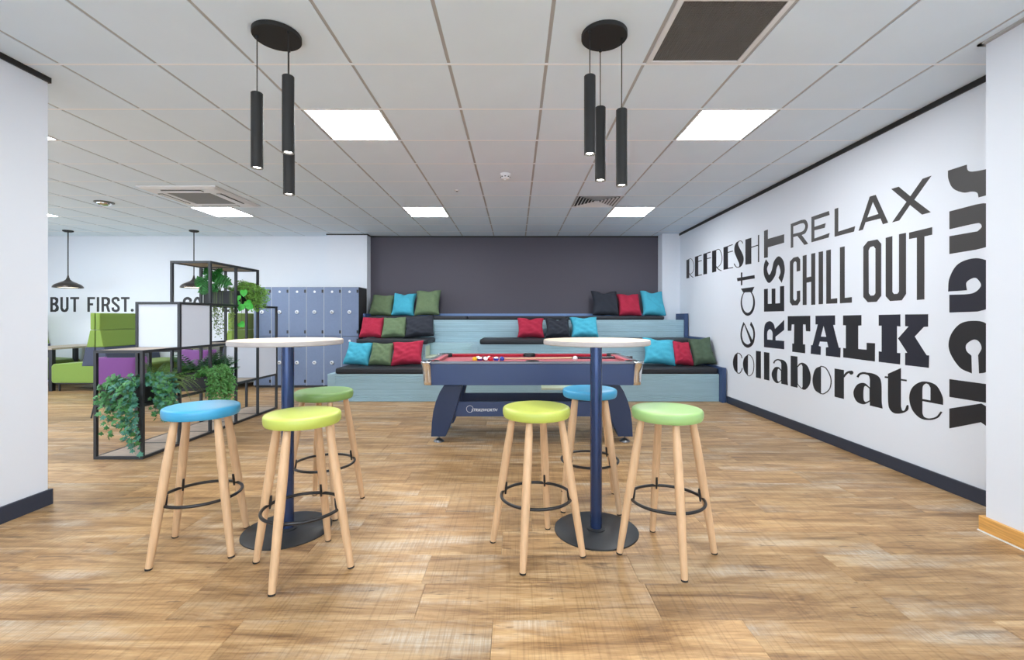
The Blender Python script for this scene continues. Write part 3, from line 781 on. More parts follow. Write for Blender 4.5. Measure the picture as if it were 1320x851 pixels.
pillow(2, 461, 494, 409, 'p_red', 'crimson cushion on the middle tier at the left end', 4, .12, 0, 2)
pillow(2, 490, 525, 409, 'p_green', 'sage green cushion on the middle tier between crimson and charcoal ones', 5, .12, 0, -2)
pillow(2, 520, 562, 408, 'p_black', 'charcoal cushion on the middle tier at the right of a sage green one', 6, .1, 0, -5)
pillow(1, 442, 478, 441, 'p_blue', 'turquoise cushion on the lowest tier at the left end', 7, .18, 0, 4)
pillow(1, 475, 507, 443, 'p_green', 'sage green cushion on the lowest tier between turquoise and crimson ones', 8, .15, 0, 2)
pillow(1, 504, 548, 440, 'p_red', 'crimson cushion on the lowest tier beside the left corner of the pool table', 9, .15, 0, -4)
pillow(3, 762, 799, 374, 'p_black', 'charcoal cushion on the top tier at the left of the right-hand trio', 10, .35, 0, 1)
pillow(3, 796, 828, 378, 'p_red', 'crimson cushion on the top tier between charcoal and turquoise ones', 11, .22, 0, 0)
pillow(3, 826, 858, 374, 'p_blue', 'turquoise cushion on the top tier at its right end', 12, .3, 0, 2)
pillow(2, 665, 703, 410, 'p_red', 'crimson cushion on the middle tier above the pool table', 13, .3, 0, 1)
pillow(2, 702, 737, 409, 'p_black', 'charcoal cushion on the middle tier beside the crimson one above the pool table', 14, .38, 0, 0)
pillow(2, 735, 774, 408, 'p_blue', 'turquoise cushion on the middle tier behind the right bar table', 15, .3, 0, -1)
pillow(1, 826, 870, 437, 'p_blue', 'turquoise cushion on the lowest tier beside the right corner of the pool table', 16, .22, 0, 6)
pillow(1, 864, 893, 440, 'p_red', 'crimson cushion on the lowest tier between turquoise and dark green ones', 17, .15, 12, 6)
pillow(1, 890, 920, 436, 'p_dgreen', 'dark green cushion on the lowest tier against the right end panel', 18, .1, -14, -8)

# ------------------------------------------------------------------ lockers
LW, LZ, LY, LH = .3047, 1.757, 7.91, 1.757
LX1 = -2.735
DP = .43
for n in range(6):
    x1 = LX1-LW*n; x0 = x1-LW
    ordn = ['rightmost', 'second from the right', 'third from the right', 'fourth from the right', 'second from the left', 'leftmost'][n]
    e = empty('locker', ((x0+x1)/2, LY+DP/2, 0), 0, 'slate blue two-door locker, %s of the row by the tiered seating' % ordn, 'locker', 'two-door lockers in a row')
    c = MB().box(x0, x1, LY+.02, LY+DP, .04, LH)
    c.build('carcass', M['locker_body'], e)
    box('plinth', M['locker_body'], (x0, x1, LY+.04, LY+DP, 0, .04), e)
    box('front_edge', M['locker_edge'], (x0, x0+.009, LY-.001, LY+.02, .04, LH), e)
    for (z0, z1) in ((.905, LH-.004), (.045, .898)):
        d = box('door', M['locker'], (x0+.011, x1-.001, LY, LY+.018, z0, z1), e, bevel=.001)
        xm = (x0+x1)/2
        zl = PZ(402.3, LY) if z0 > .5 else PZ(467.5, LY)
        MB().rings([((xm-.005, LY+.001, zl), .031), ((xm-.005, LY-.014, zl), .031), ((xm-.005, LY-.018, zl), .027)], 20).build('lock', M['lock'], d, smooth=True)
        MB().rings([((xm-.005, LY-.017, zl), .012), ((xm-.005, LY-.032, zl), .010)], 12).build('lock_knob', M['knobm'], d)
        zt = z1-.078
        MB().rings([((xm-.005, LY+.001, zt), .021), ((xm-.005, LY-.002, zt), .021)], 16).build('number_disc', M['lock'], d)
        for zh in (z1-.07, z0+.07): box('hinge', M['plastic'], (x1-.034, x1-.003, LY-.004, LY+.001, zh-.027, zh+.027), d)

# ------------------------------------------------------------------ booths
def sofa(xb, dr, label, y0=7.5, y1=8.62):
    e = empty('high_back_sofa', (xb+dr*.3, (y0+y1)/2, 0), 0, label, 'sofa', 'high-backed green booth sofas')
    X = lambda u: xb+dr*u
    MB().prism([(X(.004),1.02),(X(.075),1.02),(X(.075),1.30),(X(.004),1.30)], 'y', y0, y1).build('headrest', M['sofa_green'], e, bevel=.012, smooth=True)
    MB().prism([(X(.004),.735),(X(.14),.735),(X(.078),1.016),(X(.004),1.016)], 'y', y0, y1).build('backrest', M['sofa_green'], e, bevel=.01, smooth=True)
    MB().prism([(X(.004),.42),(X(.215),.42),(X(.15),.731),(X(.004),.731)], 'y', y0, y1).build('lumbar_band', M['sofa_grey'], e, bevel=.008, smooth=True)
    MB().prism([(X(.004),.14),(X(.70),.14),(X(.72),.18),(X(.72),.42),(X(.69),.455),(X(.22),.478),(X(.21),.42),(X(.004),.42)], 'y', y0, y1).build('seat', M['sofa_green'], e, bevel=.014, smooth=True)
    MB().prism([(X(.02),.12),(X(.68),.12),(X(.68),.14),(X(.02),.14)], 'y', y0+.03, y1-.03).build('base_frame', M['black_metal'], e)
    for u in (.05, .64):
        for yy in (y0+.06, y1-.06): MB().cyl((X(u), yy, 0), (X(u), yy, .125), .014, .018, n=12).build('leg', M['black_metal'], e, smooth=True)
sofa(-8.985, 1, 'green high-backed booth sofa mostly hidden behind the left front wall')
sofa(-6.955, -1, 'green high-backed booth sofa whose light green seat faces left, under the FIRST lettering')
sofa(-6.945, 1, 'green high-backed booth sofa facing right, back to back with the one under the FIRST lettering')
sofa(-4.68, -1, 'green high-backed booth sofa seen from behind between divider and lockers')
def booth_table(x0, x1, label):
    e = empty('booth_table', ((x0+x1)/2, 8.05, 0), 0, label, 'table', 'rectangular tables in the booths')
    box('tabletop', M['table_grey'], (x0, x1, 7.5, 8.6, .69, .72), e, bevel=.003)
    for xx in (x0+.03, x1-.09):
        for yy in (7.53, 8.5): box('leg', M['black_metal'], (xx, xx+.06, yy, yy+.06, 0, .69), e)
    box('rail', M['black_metal'], (x0+.09, x1-.09, 7.545, 7.575, .65, .69), e)
booth_table(-8.33, -7.66, 'grey-brown booth table at far left beside the green seat')
booth_table(-6.17, -5.45, 'grey-brown booth table behind the plant divider')
def tub_chair(x, y, rz, label):
    e = empty('lounge_chair', (x, y, 0), rz, label, 'chair', 'purple low lounge chairs')
    MB().box(-.24, .24, -.20, .24, .36, .46).build('seat', M['purple'], e, bevel=.035, smooth=True, local=True, seg=4)
    # curved back shell
    vs = []; n = 20; fs = []
    for k in range(n+1):
        a = PI*(1.05+.9*k/n); c, s = math.cos(a), math.sin(a)
        sq = 1/max(abs(c)**6+abs(s)**6, 1e-6)**(1/6)*.93
        for (r, z) in ((.27,.40),(.275,.70),(.26,.73),(.235,.73),(.222,.70),(.22,.40)): vs.append((r*c*sq, r*s*sq*.92, z))
    for k in range(n):
        for q in range(6): fs.append((k*6+q, (k+1)*6+q, (k+1)*6+(q+1)%6, k*6+(q+1)%6))
    fs += [tuple(range(6)), tuple(range(n*6, n*6+6))]
    MB().add(vs, fs).build('backrest', M['purple'], e, smooth=True, local=True)
    for sx in (-1, 1):
        for sy in (-1, 1): MB().cyl((sx*.2, sy*.18, .37), (sx*.25, sy*.23, 0), .011, .008, n=10).build('leg', M['black_metal'], e, smooth=True, local=True)
tub_chair(PX(164.5, 5.75), 5.75, math.radians(6), 'purple low-backed chair seen from behind through the front of the plant divider')
tub_chair(-4.88, 7.12, math.radians(-10), 'purple low-backed chair glimpsed behind the palm leaves in the divider')
e = empty('pedestal_table', (-4.72, 6.25, 0), 0, 'low dark pedestal table behind the plant divider', 'table')
MB().lathe([(0,0),(.2,0),(.2,.008),(.03,.02),(.025,.40)], 32, (-4.72, 6.25, 0)).build('pedestal', M['black_metal'], e, smooth=True)
MB().lathe([(0,.40),(.29,.40),(.30,.405),(.30,.42),(0,.42)], 40, (-4.72, 6.25, 0)).build('tabletop', M['table_grey'], e, smooth=True)

# ------------------------------------------------------------------ shelving divider
DX0, DX1 = -3.61, -3.21
DY = [3.905, 4.335, 4.77, 5.21, 5.65, 6.09]
LV = [0.012, .462, .925, 1.357, 1.803]
TOPL = [2, 3, 4, 4, 3]       # highest level of each bay
div = empty('shelving_divider', ((DX0+DX1)/2, (DY[0]+DY[-1])/2, 0), 0, 'stepped black steel shelving divider with planters and white boxes', 'shelf')
T = .024; h = T/2
for k, y in enumerate(DY):
    lv = max(TOPL[k-1] if k > 0 else 0, TOPL[k] if k < 5 else 0)
    for x in (DX0, DX1): box('post', M['black_metal'], (x-h, x+h, y-h, y+h, 0, LV[lv]+h), div)
for b in range(5):
    y0, y1 = DY[b], DY[b+1]
    for l in range(TOPL[b]+1):
        z = LV[l]
        for x in (DX0, DX1): box('rail', M['black_metal'], (x-h, x+h, y0+h, y1-h, z-h, z+h), div)
for k, y in enumerate(DY):
    lv = max(TOPL[k-1] if k > 0 else 0, TOPL[k] if k < 5 else 0)
    for l in range(lv+1): box('cross_rail', M['black_metal'], (DX0+h, DX1-h, y-h, y+h, LV[l]-h, LV[l]+h), div)
def shelf(b, l, m='shelf_wood'): box('shelf_board', M[m], (DX0+h, DX1-h, DY[b]+h, DY[b+1]-h, LV[l]-.004, LV[l]+.011), div)
for b in range(5): shelf(b, 0)
for b, l in ((0,2),(2,2),(2,4),(3,4),(1,3),(4,1),(3,1),(3,3),(4,3),(2,1),(0,1)): shelf(b, l)
def white_box(b, l):
    y0, y1, z0, z1 = DY[b]+h, DY[b+1]-h, LV[l]+h, LV[l+1]-h
    for a in ((DX0+h, DX1-h, DY[b]-.004, DY[b]+.004, z0, z1), (DX0+h, DX1-h, DY[b+1]-.004, DY[b+1]+.004, z0, z1),
              (DX0-.004, DX0+.004, y0, y1, z0, z1), (DX1-.004, DX1+.004, y0, y1, z0, z1)):
        box('panel', M['panel'], a, div)
white_box(1, 2); white_box(4, 1)
def planter(y0, y1, z, hgt, label):
    x0, x1 = DX0+h+.004, DX1-h-.004; w_ = .008
    e = empty('planter', ((x0+x1)/2, (y0+y1)/2, z), 0, label, 'planter', 'black planters in the shelving divider')
    f = MB().box(x0, x1, y0, y1, z, z+w_)
    f.box(x0, x1, y0, y0+w_, z+w_, z+hgt).box(x0, x1, y1-w_, y1, z+w_, z+hgt).box(x0, x0+w_, y0+w_, y1-w_, z+w_, z+hgt).box(x1-w_, x1, y0+w_, y1-w_, z+w_, z+hgt)
    f.build('box', M['planter'], e)
    s = box('soil', M['soil'], (x0+w_, x1-w_, y0+w_, y1-w_, z+w_, z+hgt-.03), e); s['kind'] = 'stuff'
    return z+hgt-.03
g_ = .016
pz1 = planter(DY[0]+g_, DY[1]-g_, LV[1]+h, .165, 'black planter at the low front end of the divider, holding ivy')
pz2 = planter(DY[2]+g_, DY[3]-g_, LV[1]+h, .165, 'black planter low in the divider, holding palms and a trailing string plant')
pz4 = pz3 = planter(DY[3]+g_, DY[4]-g_, LV[3]+h, .16, 'black planter up in the divider, holding the split-leaf and bushy plants')

# ------------------------------------------------------------------ plants
def leaf_outline(kind):
    if kind == 'ivy': return [(0,0),(.22,-.12),(.52,.05),(.34,.30),(.55,.62),(.22,.60),(0,1),(-.22,.60),(-.55,.62),(-.34,.30),(-.52,.05),(-.22,-.12)]
    if kind == 'heart': return [(0,.05),(.18,-.08),(.42,.0),(.50,.28),(.38,.62),(0,1.05),(-.38,.62),(-.50,.28),(-.42,0),(-.18,-.08)]
    if kind == 'oval': return [(0,0),(.28,.25),(.30,.6),(0,1),(-.30,.6),(-.28,.25)]
    if kind == 'blade': return [(0,0),(.09,.25),(.07,.7),(0,1),(-.07,.7),(-.09,.25)]
def add_leaf(mb, p, d, up, s, kind, bend=.25):
    d = Vector(d).normalized(); up = Vector(up); r = d.cross(up)
    if r.length < 1e-4: r = d.cross(Vector((1,0,0)))
    r.normalize(); nrm = r.cross(d).normalized()
    o = leaf_outline(kind); vs = [p+d*.4*s*(1 if kind != 'blade' else 1)]
    vs[0] = p+d*(.4*s)+nrm*(.04*s)
    for (a, b) in o: vs.append(p+r*(a*s)+d*(b*s)+nrm*(-bend*s*(abs(a)*.6+b*b*.5)))
    n = len(o); mb.add(vs, [(0, i+1, (i+1)%n+1) for i in range(n)])
def vine(mb, sm, pts, kind, s0, step, rg, spread=.03, out=(0,-1,0), bend=.25):
    pts = [Vector(p) for p in pts]; total = 0; P = []
    # smooth resample
    for i in range(len(pts)-1):
        a, b = pts[i], pts[i+1]; n = max(1, int((b-a).length/step))
        for k in range(n): P.append(a.lerp(b, k/n))
    P.append(pts[-1])
    P = [p+Vector((rg.gauss(0, spread*.3), rg.gauss(0, spread*.3), 0)) for p in P]
    if sm is not None: sm.rings([(p, .0011) for p in P], 4, False)
    for p in P:
        a = rg.uniform(0, 2*PI); q = p+Vector((math.cos(a)*spread*rg.random(), math.sin(a)*spread*rg.random(), rg.gauss(0, .008)))
        d = Vector((math.cos(a)*.8, math.sin(a)*.8, -rg.uniform(.2, 1.0)))+Vector(out)*.25
        up = Vector(out)+Vector((rg.gauss(0,.5), rg.gauss(0,.5), rg.uniform(0,.8)))
        add_leaf(mb, q, d, up, s0*rg.uniform(.7, 1.2), kind, bend)
def plant(name, loc, label, group='plants in the shelving divider'): return empty(name, loc, 0, label, 'plant', group)
rg = random.Random(11)
FR = DY[0]-.03; xm = (DX0+DX1)/2
# ivy at the front, two clumps
e = plant('trailing_ivy', (-3.42, 4.02, pz1), 'green ivy trailing down the front of the divider, the left clump')
mb, mb2, sm = MB(), MB(), MB()
for k in range(17):
    x = rg.uniform(-3.50, -3.25); L_ = rg.uniform(.12, .42) if x < -3.42 else rg.uniform(.25, .62)
    xe = x+rg.uniform(-.02, .07)+(.03 if L_ > .4 else 0)
    y0 = FR-rg.uniform(0, .05)
    vine(mb if k % 3 else mb2, sm, [(x+.02, DY[0]+.12, pz1+.01), (x, DY[0]+.02, pz1+.07+rg.uniform(0,.05)), (x, y0, pz1+.03), (x+(xe-x)*.5, y0-.01, pz1-L_*.5), (xe, y0, pz1-L_)], 'ivy', .043, .022, rg, .035)
mb.build('foliage', M['ivy'], e)['kind'] = 'stuff'; mb2.build('foliage', M['ivy2'], e)['kind'] = 'stuff'; sm.build('stems', M['stem'], e)
e = plant('trailing_ivy', (-3.27, 4.15, pz1), 'blue-green ivy clump hanging over the right side at the front of the divider')
mb, mb2, sm = MB(), MB(), MB()
for k in range(13):
    y = rg.uniform(3.93, 4.2); x = DX1+.03+rg.uniform(0, .06); L_ = rg.uniform(.1, .36)
    vine(mb if k % 2 else mb2, sm, [(DX1-.1, y+.02, pz1+.01), (DX1-.02, y, pz1+.08+rg.uniform(0,.05)), (x, y, pz1+.03), (x+.01, y+.01, pz1-L_*.5), (x, y+.02, pz1-L_)], 'ivy', .043, .022, rg, .035, (1,-.6,0))
mb.build('foliage', M['ivy'], e)['kind'] = 'stuff'; mb2.build('foliage', M['ivy2'], e)['kind'] = 'stuff'; sm.build('stems', M['stem'], e)
def frond(parent, p, d, L_, w_, m, droop=.5, n=16, nm='frond', fold=.3):
    mb = MB(); d = Vector(d).normalized(); P = []; pos = Vector(p); dd = d.copy()
    for k in range(n+1):
        P.append(pos.copy()); dd = (dd+Vector((0,0,-droop/n))).normalized(); pos = pos+dd*(L_/n)
    mb.rings([(q, .003*(1-k/(n+1))+.0008) for k, q in enumerate(P)], 5)
    for k in range(1, n+1):
        t = (P[k]-P[k-1]).normalized(); r = t.cross(Vector((0,0,1))).normalized(); u = r.cross(t)
        lw = w_*math.sin(PI*min(1, .12+.9*k/n))**.7
        for s in (-1, 1):
            dl = (r*s+t*.45-u*fold*.3).normalized(); add_leaf(mb, P[k], dl, u, lw, 'blade', .35)
    return mb.build(nm, m, parent)
e = plant('fern', (-3.33, 4.25, pz1), 'upright feathery fern rising behind the ivy in the front planter')
for a, el, L_ in ((20,35,.34),(60,45,.30),(-20,30,.30),(100,60,.26),(150,55,.28),(45,25,.36),(-60,40,.2),(200,70,.26)):
    a = math.radians(a); el = math.radians(el)
    frond(e, (-3.33, 4.22, pz1+.0), (math.cos(a)*math.cos(el), math.sin(a)*math.cos(el), math.sin(el)), L_, .07, M['fern'], .6)
e = plant('trailing_fern', (-3.24, 4.28, pz1), 'thin pale olive stems curling over the side beside the ivy')
for k in range(12):
    a = math.radians(rg.uniform(-50, 50)); el = math.radians(rg.uniform(5, 50))
    frond(e, (-3.24, 4.24+rg.uniform(-.05,.05), pz1+.02), (math.cos(a)*math.cos(el), math.sin(a)*math.cos(el)*.6, math.sin(el)), rg.uniform(.2,.38), .022, M['moss'], rg.uniform(1.6,2.6), 16)
e = plant('sprig_plant', (-3.52, 3.99, pz1), 'small yellow-green sprig reaching left out of the front planter')
for k in range(5):
    a = math.radians(150+14*k); frond(e, (-3.50, 3.98, pz1+.01), (math.cos(a), -abs(math.sin(a))*.5, .45), .13, .03, M['bush'], .7, 10)
# palm and string plant
e = plant('palm', (-3.42, 4.88, pz2), 'dark green palm fanning forward under the white box in the divider')
for k in range(15):
    a = 2*PI*k/15+rg.uniform(-.1,.1); el = math.radians(rg.choice((18,35,55)))
    frond(e, (-3.43, 4.86, pz2), (math.cos(a)*math.cos(el), math.sin(a)*math.cos(el), math.sin(el)), rg.uniform(.30,.40), .12, M['palm'], .5, 12)
e = plant('palm', (-3.33, 5.08, pz2), 'dark green palm tuft at the rear of the low planter')
for k in range(12):
    a = 2*PI*k/12+rg.uniform(-.1,.1); el = math.radians(rg.choice((25,45,65)))
    frond(e, (-3.33, 5.08, pz2), (math.cos(a)*math.cos(el), math.sin(a)*math.cos(el), math.sin(el)), rg.uniform(.22,.3), .10, M['palm'], .5, 12)
e = plant('string_plant', (-3.2, 4.78, pz2), 'dense bright green trailing plant hanging as a thick mat behind the blue stool')
mb, sm = MB(), MB()
for k in range(64):
    y = rg.uniform(4.66, 5.04); L_ = rg.uniform(.12, .32)*(1 if 4.72 < y else .55)+.02
    x = DX1+.022+rg.uniform(0,.06)
    vine(mb, sm, [(DX1-.09, y, pz2+.01), (DX1-.01, y, pz2+.06+rg.uniform(0,.05)), (x, y, pz2+.02), (x+.01, y, pz2-L_*.5), (x, y, pz2-L_)], 'oval', .027, .013, rg, .024, (1,-.6,.4), .1)
mb.build('foliage', M['bead'], e)['kind'] = 'stuff'; sm.build('stems', M['stem'], e)
# monstera
e = plant('split_leaf_plant', (-3.45, 5.32, pz3), 'dark green split-leaf plant in the upper planter of the divider')
def monstera(parent, p, base, size, nrm, ang):
    o = [(0,.02),(.14,-.10),(.32,-.06),(.44,.08)]
    side = []
    for k in range(5):
        t = .12+.15*k; wd = .52*math.sin(PI*(.3+.62*t))
        side += [(wd, t), (wd*.99, t+.085), (.30*(1-t*.6), t+.095), (.31*(1-t*.6), t+.115)]
    o += side+[(.12,.9),(0,1.08)]
    full = o+[(-a, b) for a, b in o[::-1][1:-1]]
    nrm = Vector(nrm).normalized(); t0 = Vector((0,0,1)).cross(nrm).normalized(); t1 = nrm.cross(t0)
    ca, sa = math.cos(ang), math.sin(ang)
    vs = [Vector(p)+((t0*ca+t1*sa)*a+(t1*ca-t0*sa)*(b-.4))*size-nrm*(size*(.5*a*a+.18*(b-.4)**2)) for a, b in full]
    tr = tessellate_polygon([[Vector((a, b, 0)) for a, b in full]])
    lf = MB().add(vs, [tuple(t) for t in tr]).build('leaf', M['monstera'], parent)
    md = lf.modifiers.new('s', 'SOLIDIFY'); md.thickness = .0012
    b0 = Vector(base); c0 = Vector(p); mid = (b0+c0)/2+Vector((0,0,.05))
    MB().rings([(b0, .004), (mid, .0035), (c0-nrm*.01, .003)], 6).build('leaf_stalk', M['stem'], lf)
bs = (-3.45, 5.30, pz3)
def dv(px, py, Y): return (PX(px, Y), Y, PZ(py, Y))
for (px_, py_, Y_, s_, nn, an) in ((258,363,5.12,.125,(.3,-1,.35),.5),(270,356,5.20,.13,(.2,-1,.5),-.2),(268,369,5.10,.12,(.4,-1,.2),2.4),(279,357,5.22,.13,(.7,-1,.6),-1.3),
                              (288,362,5.18,.155,(.8,-1,.35),-2.0),(276,371,5.16,.10,(.5,-1,.1),-2.6),(262,374,5.14,.10,(.2,-1,.2),2.0),(266,349,5.22,.10,(.1,-1,.3),.1),(282,350,5.25,.09,(.6,-1,.5),-.6)):
    monstera(e, dv(px_, py_, Y_), bs, s_, nn, an)
e = plant('low_fern', (-3.33, 5.30, pz3), 'low light green tuft peeping over the rim of the upper planter')
for k in range(16):
    a = 2*PI*k/16; el = math.radians(rg.choice((30,50,70)))
    frond(e, (-3.33, 5.33, pz3+.02), (math.cos(a)*math.cos(el), math.sin(a)*math.cos(el), math.sin(el)), .11, .03, M['bush'], .6, 10)
# hanging strands under upper planter
e = plant('hanging_strands', (-3.4, 5.28, pz3), 'thin dangling strands of small olive leaves hanging inside the divider')
mb, sm = MB(), MB()
for k in range(22):
    x = rg.uniform(-3.46, -3.33) if k % 3 else rg.uniform(-3.255, -3.225); y = 5.185-rg.uniform(0, .03)
    L_ = rg.uniform(.08, .33)*(1-abs(x+3.385)*3 if x < -3.3 else .8)
    sm.rings([(Vector(q), .0012) for q in ((x, 5.30, pz3), (x, 5.225, pz3+.034), (x, y, pz3+.01), (x, y, LV[3]))], 4, False)
    vine(mb, sm, [(x, y, LV[3]+.01), (x, y, LV[3]-.04-L_)], 'oval', .019, .014, rg, .014, (0,-1,0))
mb.build('foliage', M['moss'], e)['kind'] = 'stuff'; sm.build('stems', M['stem'], e)
# bushy hanging plant
e = plant('bushy_hanging_plant', (-3.3, 5.5, pz4), 'bright bushy fine-leaved plant spilling over the upper planter at its right end')
mb, sm = MB(), MB()
for k in range(70):
    y = rg.uniform(5.34, 5.66); L_ = rg.uniform(.03, .20); x = DX1+.02+rg.uniform(0,.09)
    vine(mb, sm, [(DX1-.12, y, pz4+.01), (DX1-.05, y, pz4+.1+rg.uniform(0,.06)), (x, y+rg.uniform(-.02,.05), pz4+.06), (x+.01, y, pz4-L_)], 'oval', .028, .015, rg, .026, (1,-.5,.4), .1)
mb.build('foliage', M['bush'], e)['kind'] = 'stuff'; sm.build('stems', M['stem'], e)
# pothos
e = plant('pothos', (-3.25, 5.27, pz4), 'light green heart-leaved vine dangling beside the bushy plant')
vp = [(-3.27, 5.30, pz4), (-3.2, 5.26, pz4+.05), (-3.175, 5.25, pz4-.05), (-3.17, 5.25, 1.34), (-3.175, 5.26, 1.2), (-3.17, 5.25, 1.10)]
MB().rings([(Vector(q), .0025) for q in vp], 6).build('vine', M['stem'], e, smooth=True)
vp2 = [(-3.27, 5.33, pz4), (-3.21, 5.30, pz4+.07), (-3.16, 5.30, pz4), (-3.15, 5.31, 1.42), (-3.16, 5.30, 1.36)]
MB().rings([(Vector(q), .0022) for q in vp2], 6).build('vine', M['stem'], e, smooth=True)
for (px_, py_, dx, s_) in ((306,393,-.4,.085),(311,399,-.2,.07),(317,394,.9,.085),(320,398,.6,.08),(314,379,.15,.08),(309,421,.7,.078),(307,386,-.1,.07),(313,397,.2,.07)):
    Y_ = 5.24+rg.uniform(-.02,.02); p_ = Vector(dv(px_, py_-5, Y_)); m_ = MB()
    add_leaf(m_, p_, (dx, -.25, -1 if abs(dx) < .5 else -.55), (.3,-1,.3), s_, 'heart', .2)
    m_.build('leaf', M['pothos'], e)

# ------------------------------------------------------------------ lettering
def sample(path, n=7):
    pts = [Vector((p[0], p[1])) for p in path]; sm = [len(p) > 2 for p in path]; N = len(pts); out = []
    for i in range(N):
        a, b = pts[i], pts[(i+1)%N]; sa, sb = sm[i], sm[(i+1)%N]
        if not sa and not sb: out.append(a); continue
        ta = (pts[(i+1)%N]-pts[i-1])*.5 if sa else (b-a)
        tb = (pts[(i+2)%N]-pts[i])*.5 if sb else (b-a)
        # keep tangents from overshooting on uneven spacing
        L_ = (b-a).length
        if ta.length > 1e-6: ta = ta.normalized()*min(ta.length, L_*1.25)
        if tb.length > 1e-6: tb = tb.normalized()*min(tb.length, L_*1.25)
        for k in range(n):
            t = k/n; out.append(a*(2*t**3-3*t**2+1)+ta*(t**3-2*t**2+t)+b*(-2*t**3+3*t**2)+tb*(t**3-t**2))
    return out
def S(pts, w_, closed=False):
    """open smooth stroke -> polygon"""
    P = [Vector(p) for p in pts]; Q = []; n = 6
    for i in range(len(P)-1):
        p0 = P[i-1] if i > 0 else P[i]*2-P[i+1]; p1, p2 = P[i], P[i+1]; p3 = P[i+2] if i+2 < len(P) else P[i+1]*2-P[i]
        m_ = n if len(P) > 2 else 1
        for k in range(m_):
            t = k/m_; Q.append(.5*((2*p1)+(p2-p0)*t+(2*p0-5*p1+4*p2-p3)*t*t+(3*p1-p0-3*p2+p3)*t**3))
    Q.append(P[-1]); Lf, Rt = [], []
    for i, q in enumerate(Q):
        t = (Q[min(i+1, len(Q)-1)]-Q[max(i-1, 0)]).normalized(); nn = Vector((-t.y, t.x))*w_/2
        Lf.append(q+nn); Rt.append(q-nn)
    return [tuple(v) for v in Lf+Rt[::-1]]
def E(cx, cy, rx, ry, n=36): return [(cx+rx*math.cos(2*PI*k/n), cy+ry*math.sin(2*PI*k/n)) for k in range(n)]
def s(*a): return a+(1,)
def letter(parent, T_, shapes, plane, m):
    """shapes: list of [outer, hole, hole...]"""
    mb = MB(); ox, oy, sc = T_
    for si, sh in enumerate(shapes):
        loops = []
        for path in sh:
            q = sample(path); loops.append([Vector((ox+p.x/sc, oy+p.y/sc)) for p in q])
        L3 = []
        for lp_ in loops: 
            if plane == 'right': L3.append([Vector(((F_PX*XR/(p.x-VX)), PZ(p.y, F_PX*XR/(p.x-VX)), 0)) for p in lp_])
            else: L3.append([Vector((PX(p.x, YB), PZ(p.y, YB), 0)) for p in lp_])
        tr = tessellate_polygon(L3); flat = [v for l in L3 for v in l]; d0 = .0016+.0002*si
        P3 = (lambda v, d: Vector((XR-d, v.x, v.y))) if plane == 'right' else (lambda v, d: Vector((v.x, YB-d, v.y)))
        n = len(flat); vs = [P3(v, d0) for v in flat]+[P3(v, 0) for v in flat]; fs = [tuple(t) for t in tr]
        o = 0
        for l in L3:
            k = len(l); fs += [(o+i, o+(i+1)%k, n+o+(i+1)%k, n+o+i) for i in range(k)]; o += k
        mb.add(vs, fs)
    off = wloc(parent); me = bpy.data.meshes.new('letter'); me.from_pydata([v-off for v in mb.v], [], mb.f); me.materials.append(M[m])
    o = bpy.data.objects.new('letter', me); col.objects.link(o); o.parent = parent
def word(name_label, at_px, letters, m, plane='right', T_=None):
    if plane == 'right': Y_ = F_PX*XR/(at_px[0]-VX); loc = (XR-.002, Y_, PZ(at_px[1], Y_))
    else: loc = (PX(at_px[0], YB), YB-.002, PZ(at_px[1], YB))
    e = empty('wall_lettering', loc, 0, name_label, 'lettering')
    for L_ in letters:
        letter(e, L_[0], L_[1], plane, L_[2] if len(L_) > 2 else m)
A = (880,300,12.16)
word('thin and thick art-deco black word REFRESH at the far left of the lettered wall', (930,340), [
 (A, [[[(60,432),(104,412),(104,712),(60,718)]], [S([(104,414),(130,408),(160,445),(178,530),(165,610),(125,650)],7)], [S([(106,640),(130,675),(166,702)],10)]]),
 (A, [[[(193,380),(245,362),(245,682),(193,690)]], [S([(245,370),(298,350)],13)], [S([(245,452),(300,436)],13)], [S([(245,672),(303,660)],13)]]),
 (A, [[[(325,335),(382,315),(382,648),(325,657)]], [S([(382,322),(440,302)],14)], [S([(382,408),(445,393)],13)]]),
 (A, [[[(463,290),(527,270),(527,610),(463,627)]], [S([(527,275),(560,260),(592,287),(618,380),(603,480),(545,550)],9)], [S([(527,530),(560,572),(608,597)],13)]]),
 (A, [[[(641,232),(710,208),(710,570),(641,583)]], [S([(710,215),(785,186)],13)], [S([(710,310),(788,288)],14)], [S([(710,560),(792,545)],13)]]),
 (A, [[[(885,130),s(840,158),s(813,225),s(815,310),s(850,400),s(884,480),s(888,520),(872,545),s(905,538),s(942,490),s(957,410),s(938,330),s(893,240),s(870,180)]], [S([(944,168),(928,138),(900,129),(872,140)],11)], [S([(880,541),(848,541),(824,516),(807,486)],12)]]),
 (A, [[[(985,108),(1077,80),(1077,488),(985,502)]], [S([(1077,230),(1188,195)],15)], [[(1182,38),(1200,34),(1200,460),(1182,464)]]])], 'ink2')
A = (940,345,7.737)
word('rounded black word eat turned upright, under the word REFRESH', (964,400), [
 (A, [[[(77,105),(253,75),(256,108),(83,137)]], [[(117,50),(131,48),(131,176),(117,178)]]]),
 (A, [[E(186,353,71,128), E(184,341,56,110)], [[(118,210),(252,192),(228,245),(140,248)]]]),
 (A, [[[(142,543),s(118,620),s(115,700),s(140,770),s(187,800),s(238,765),s(257,680),s(248,600),(218,540),(208,572),s(236,625),s(240,690),s(222,740),s(184,767),s(142,735),s(128,670),s(136,610),(150,570)]], [[(142,543),(156,562),(235,732),(215,752)]]])], 'ink2')
B, C = (975,290,8.96), (975,360,8.96)
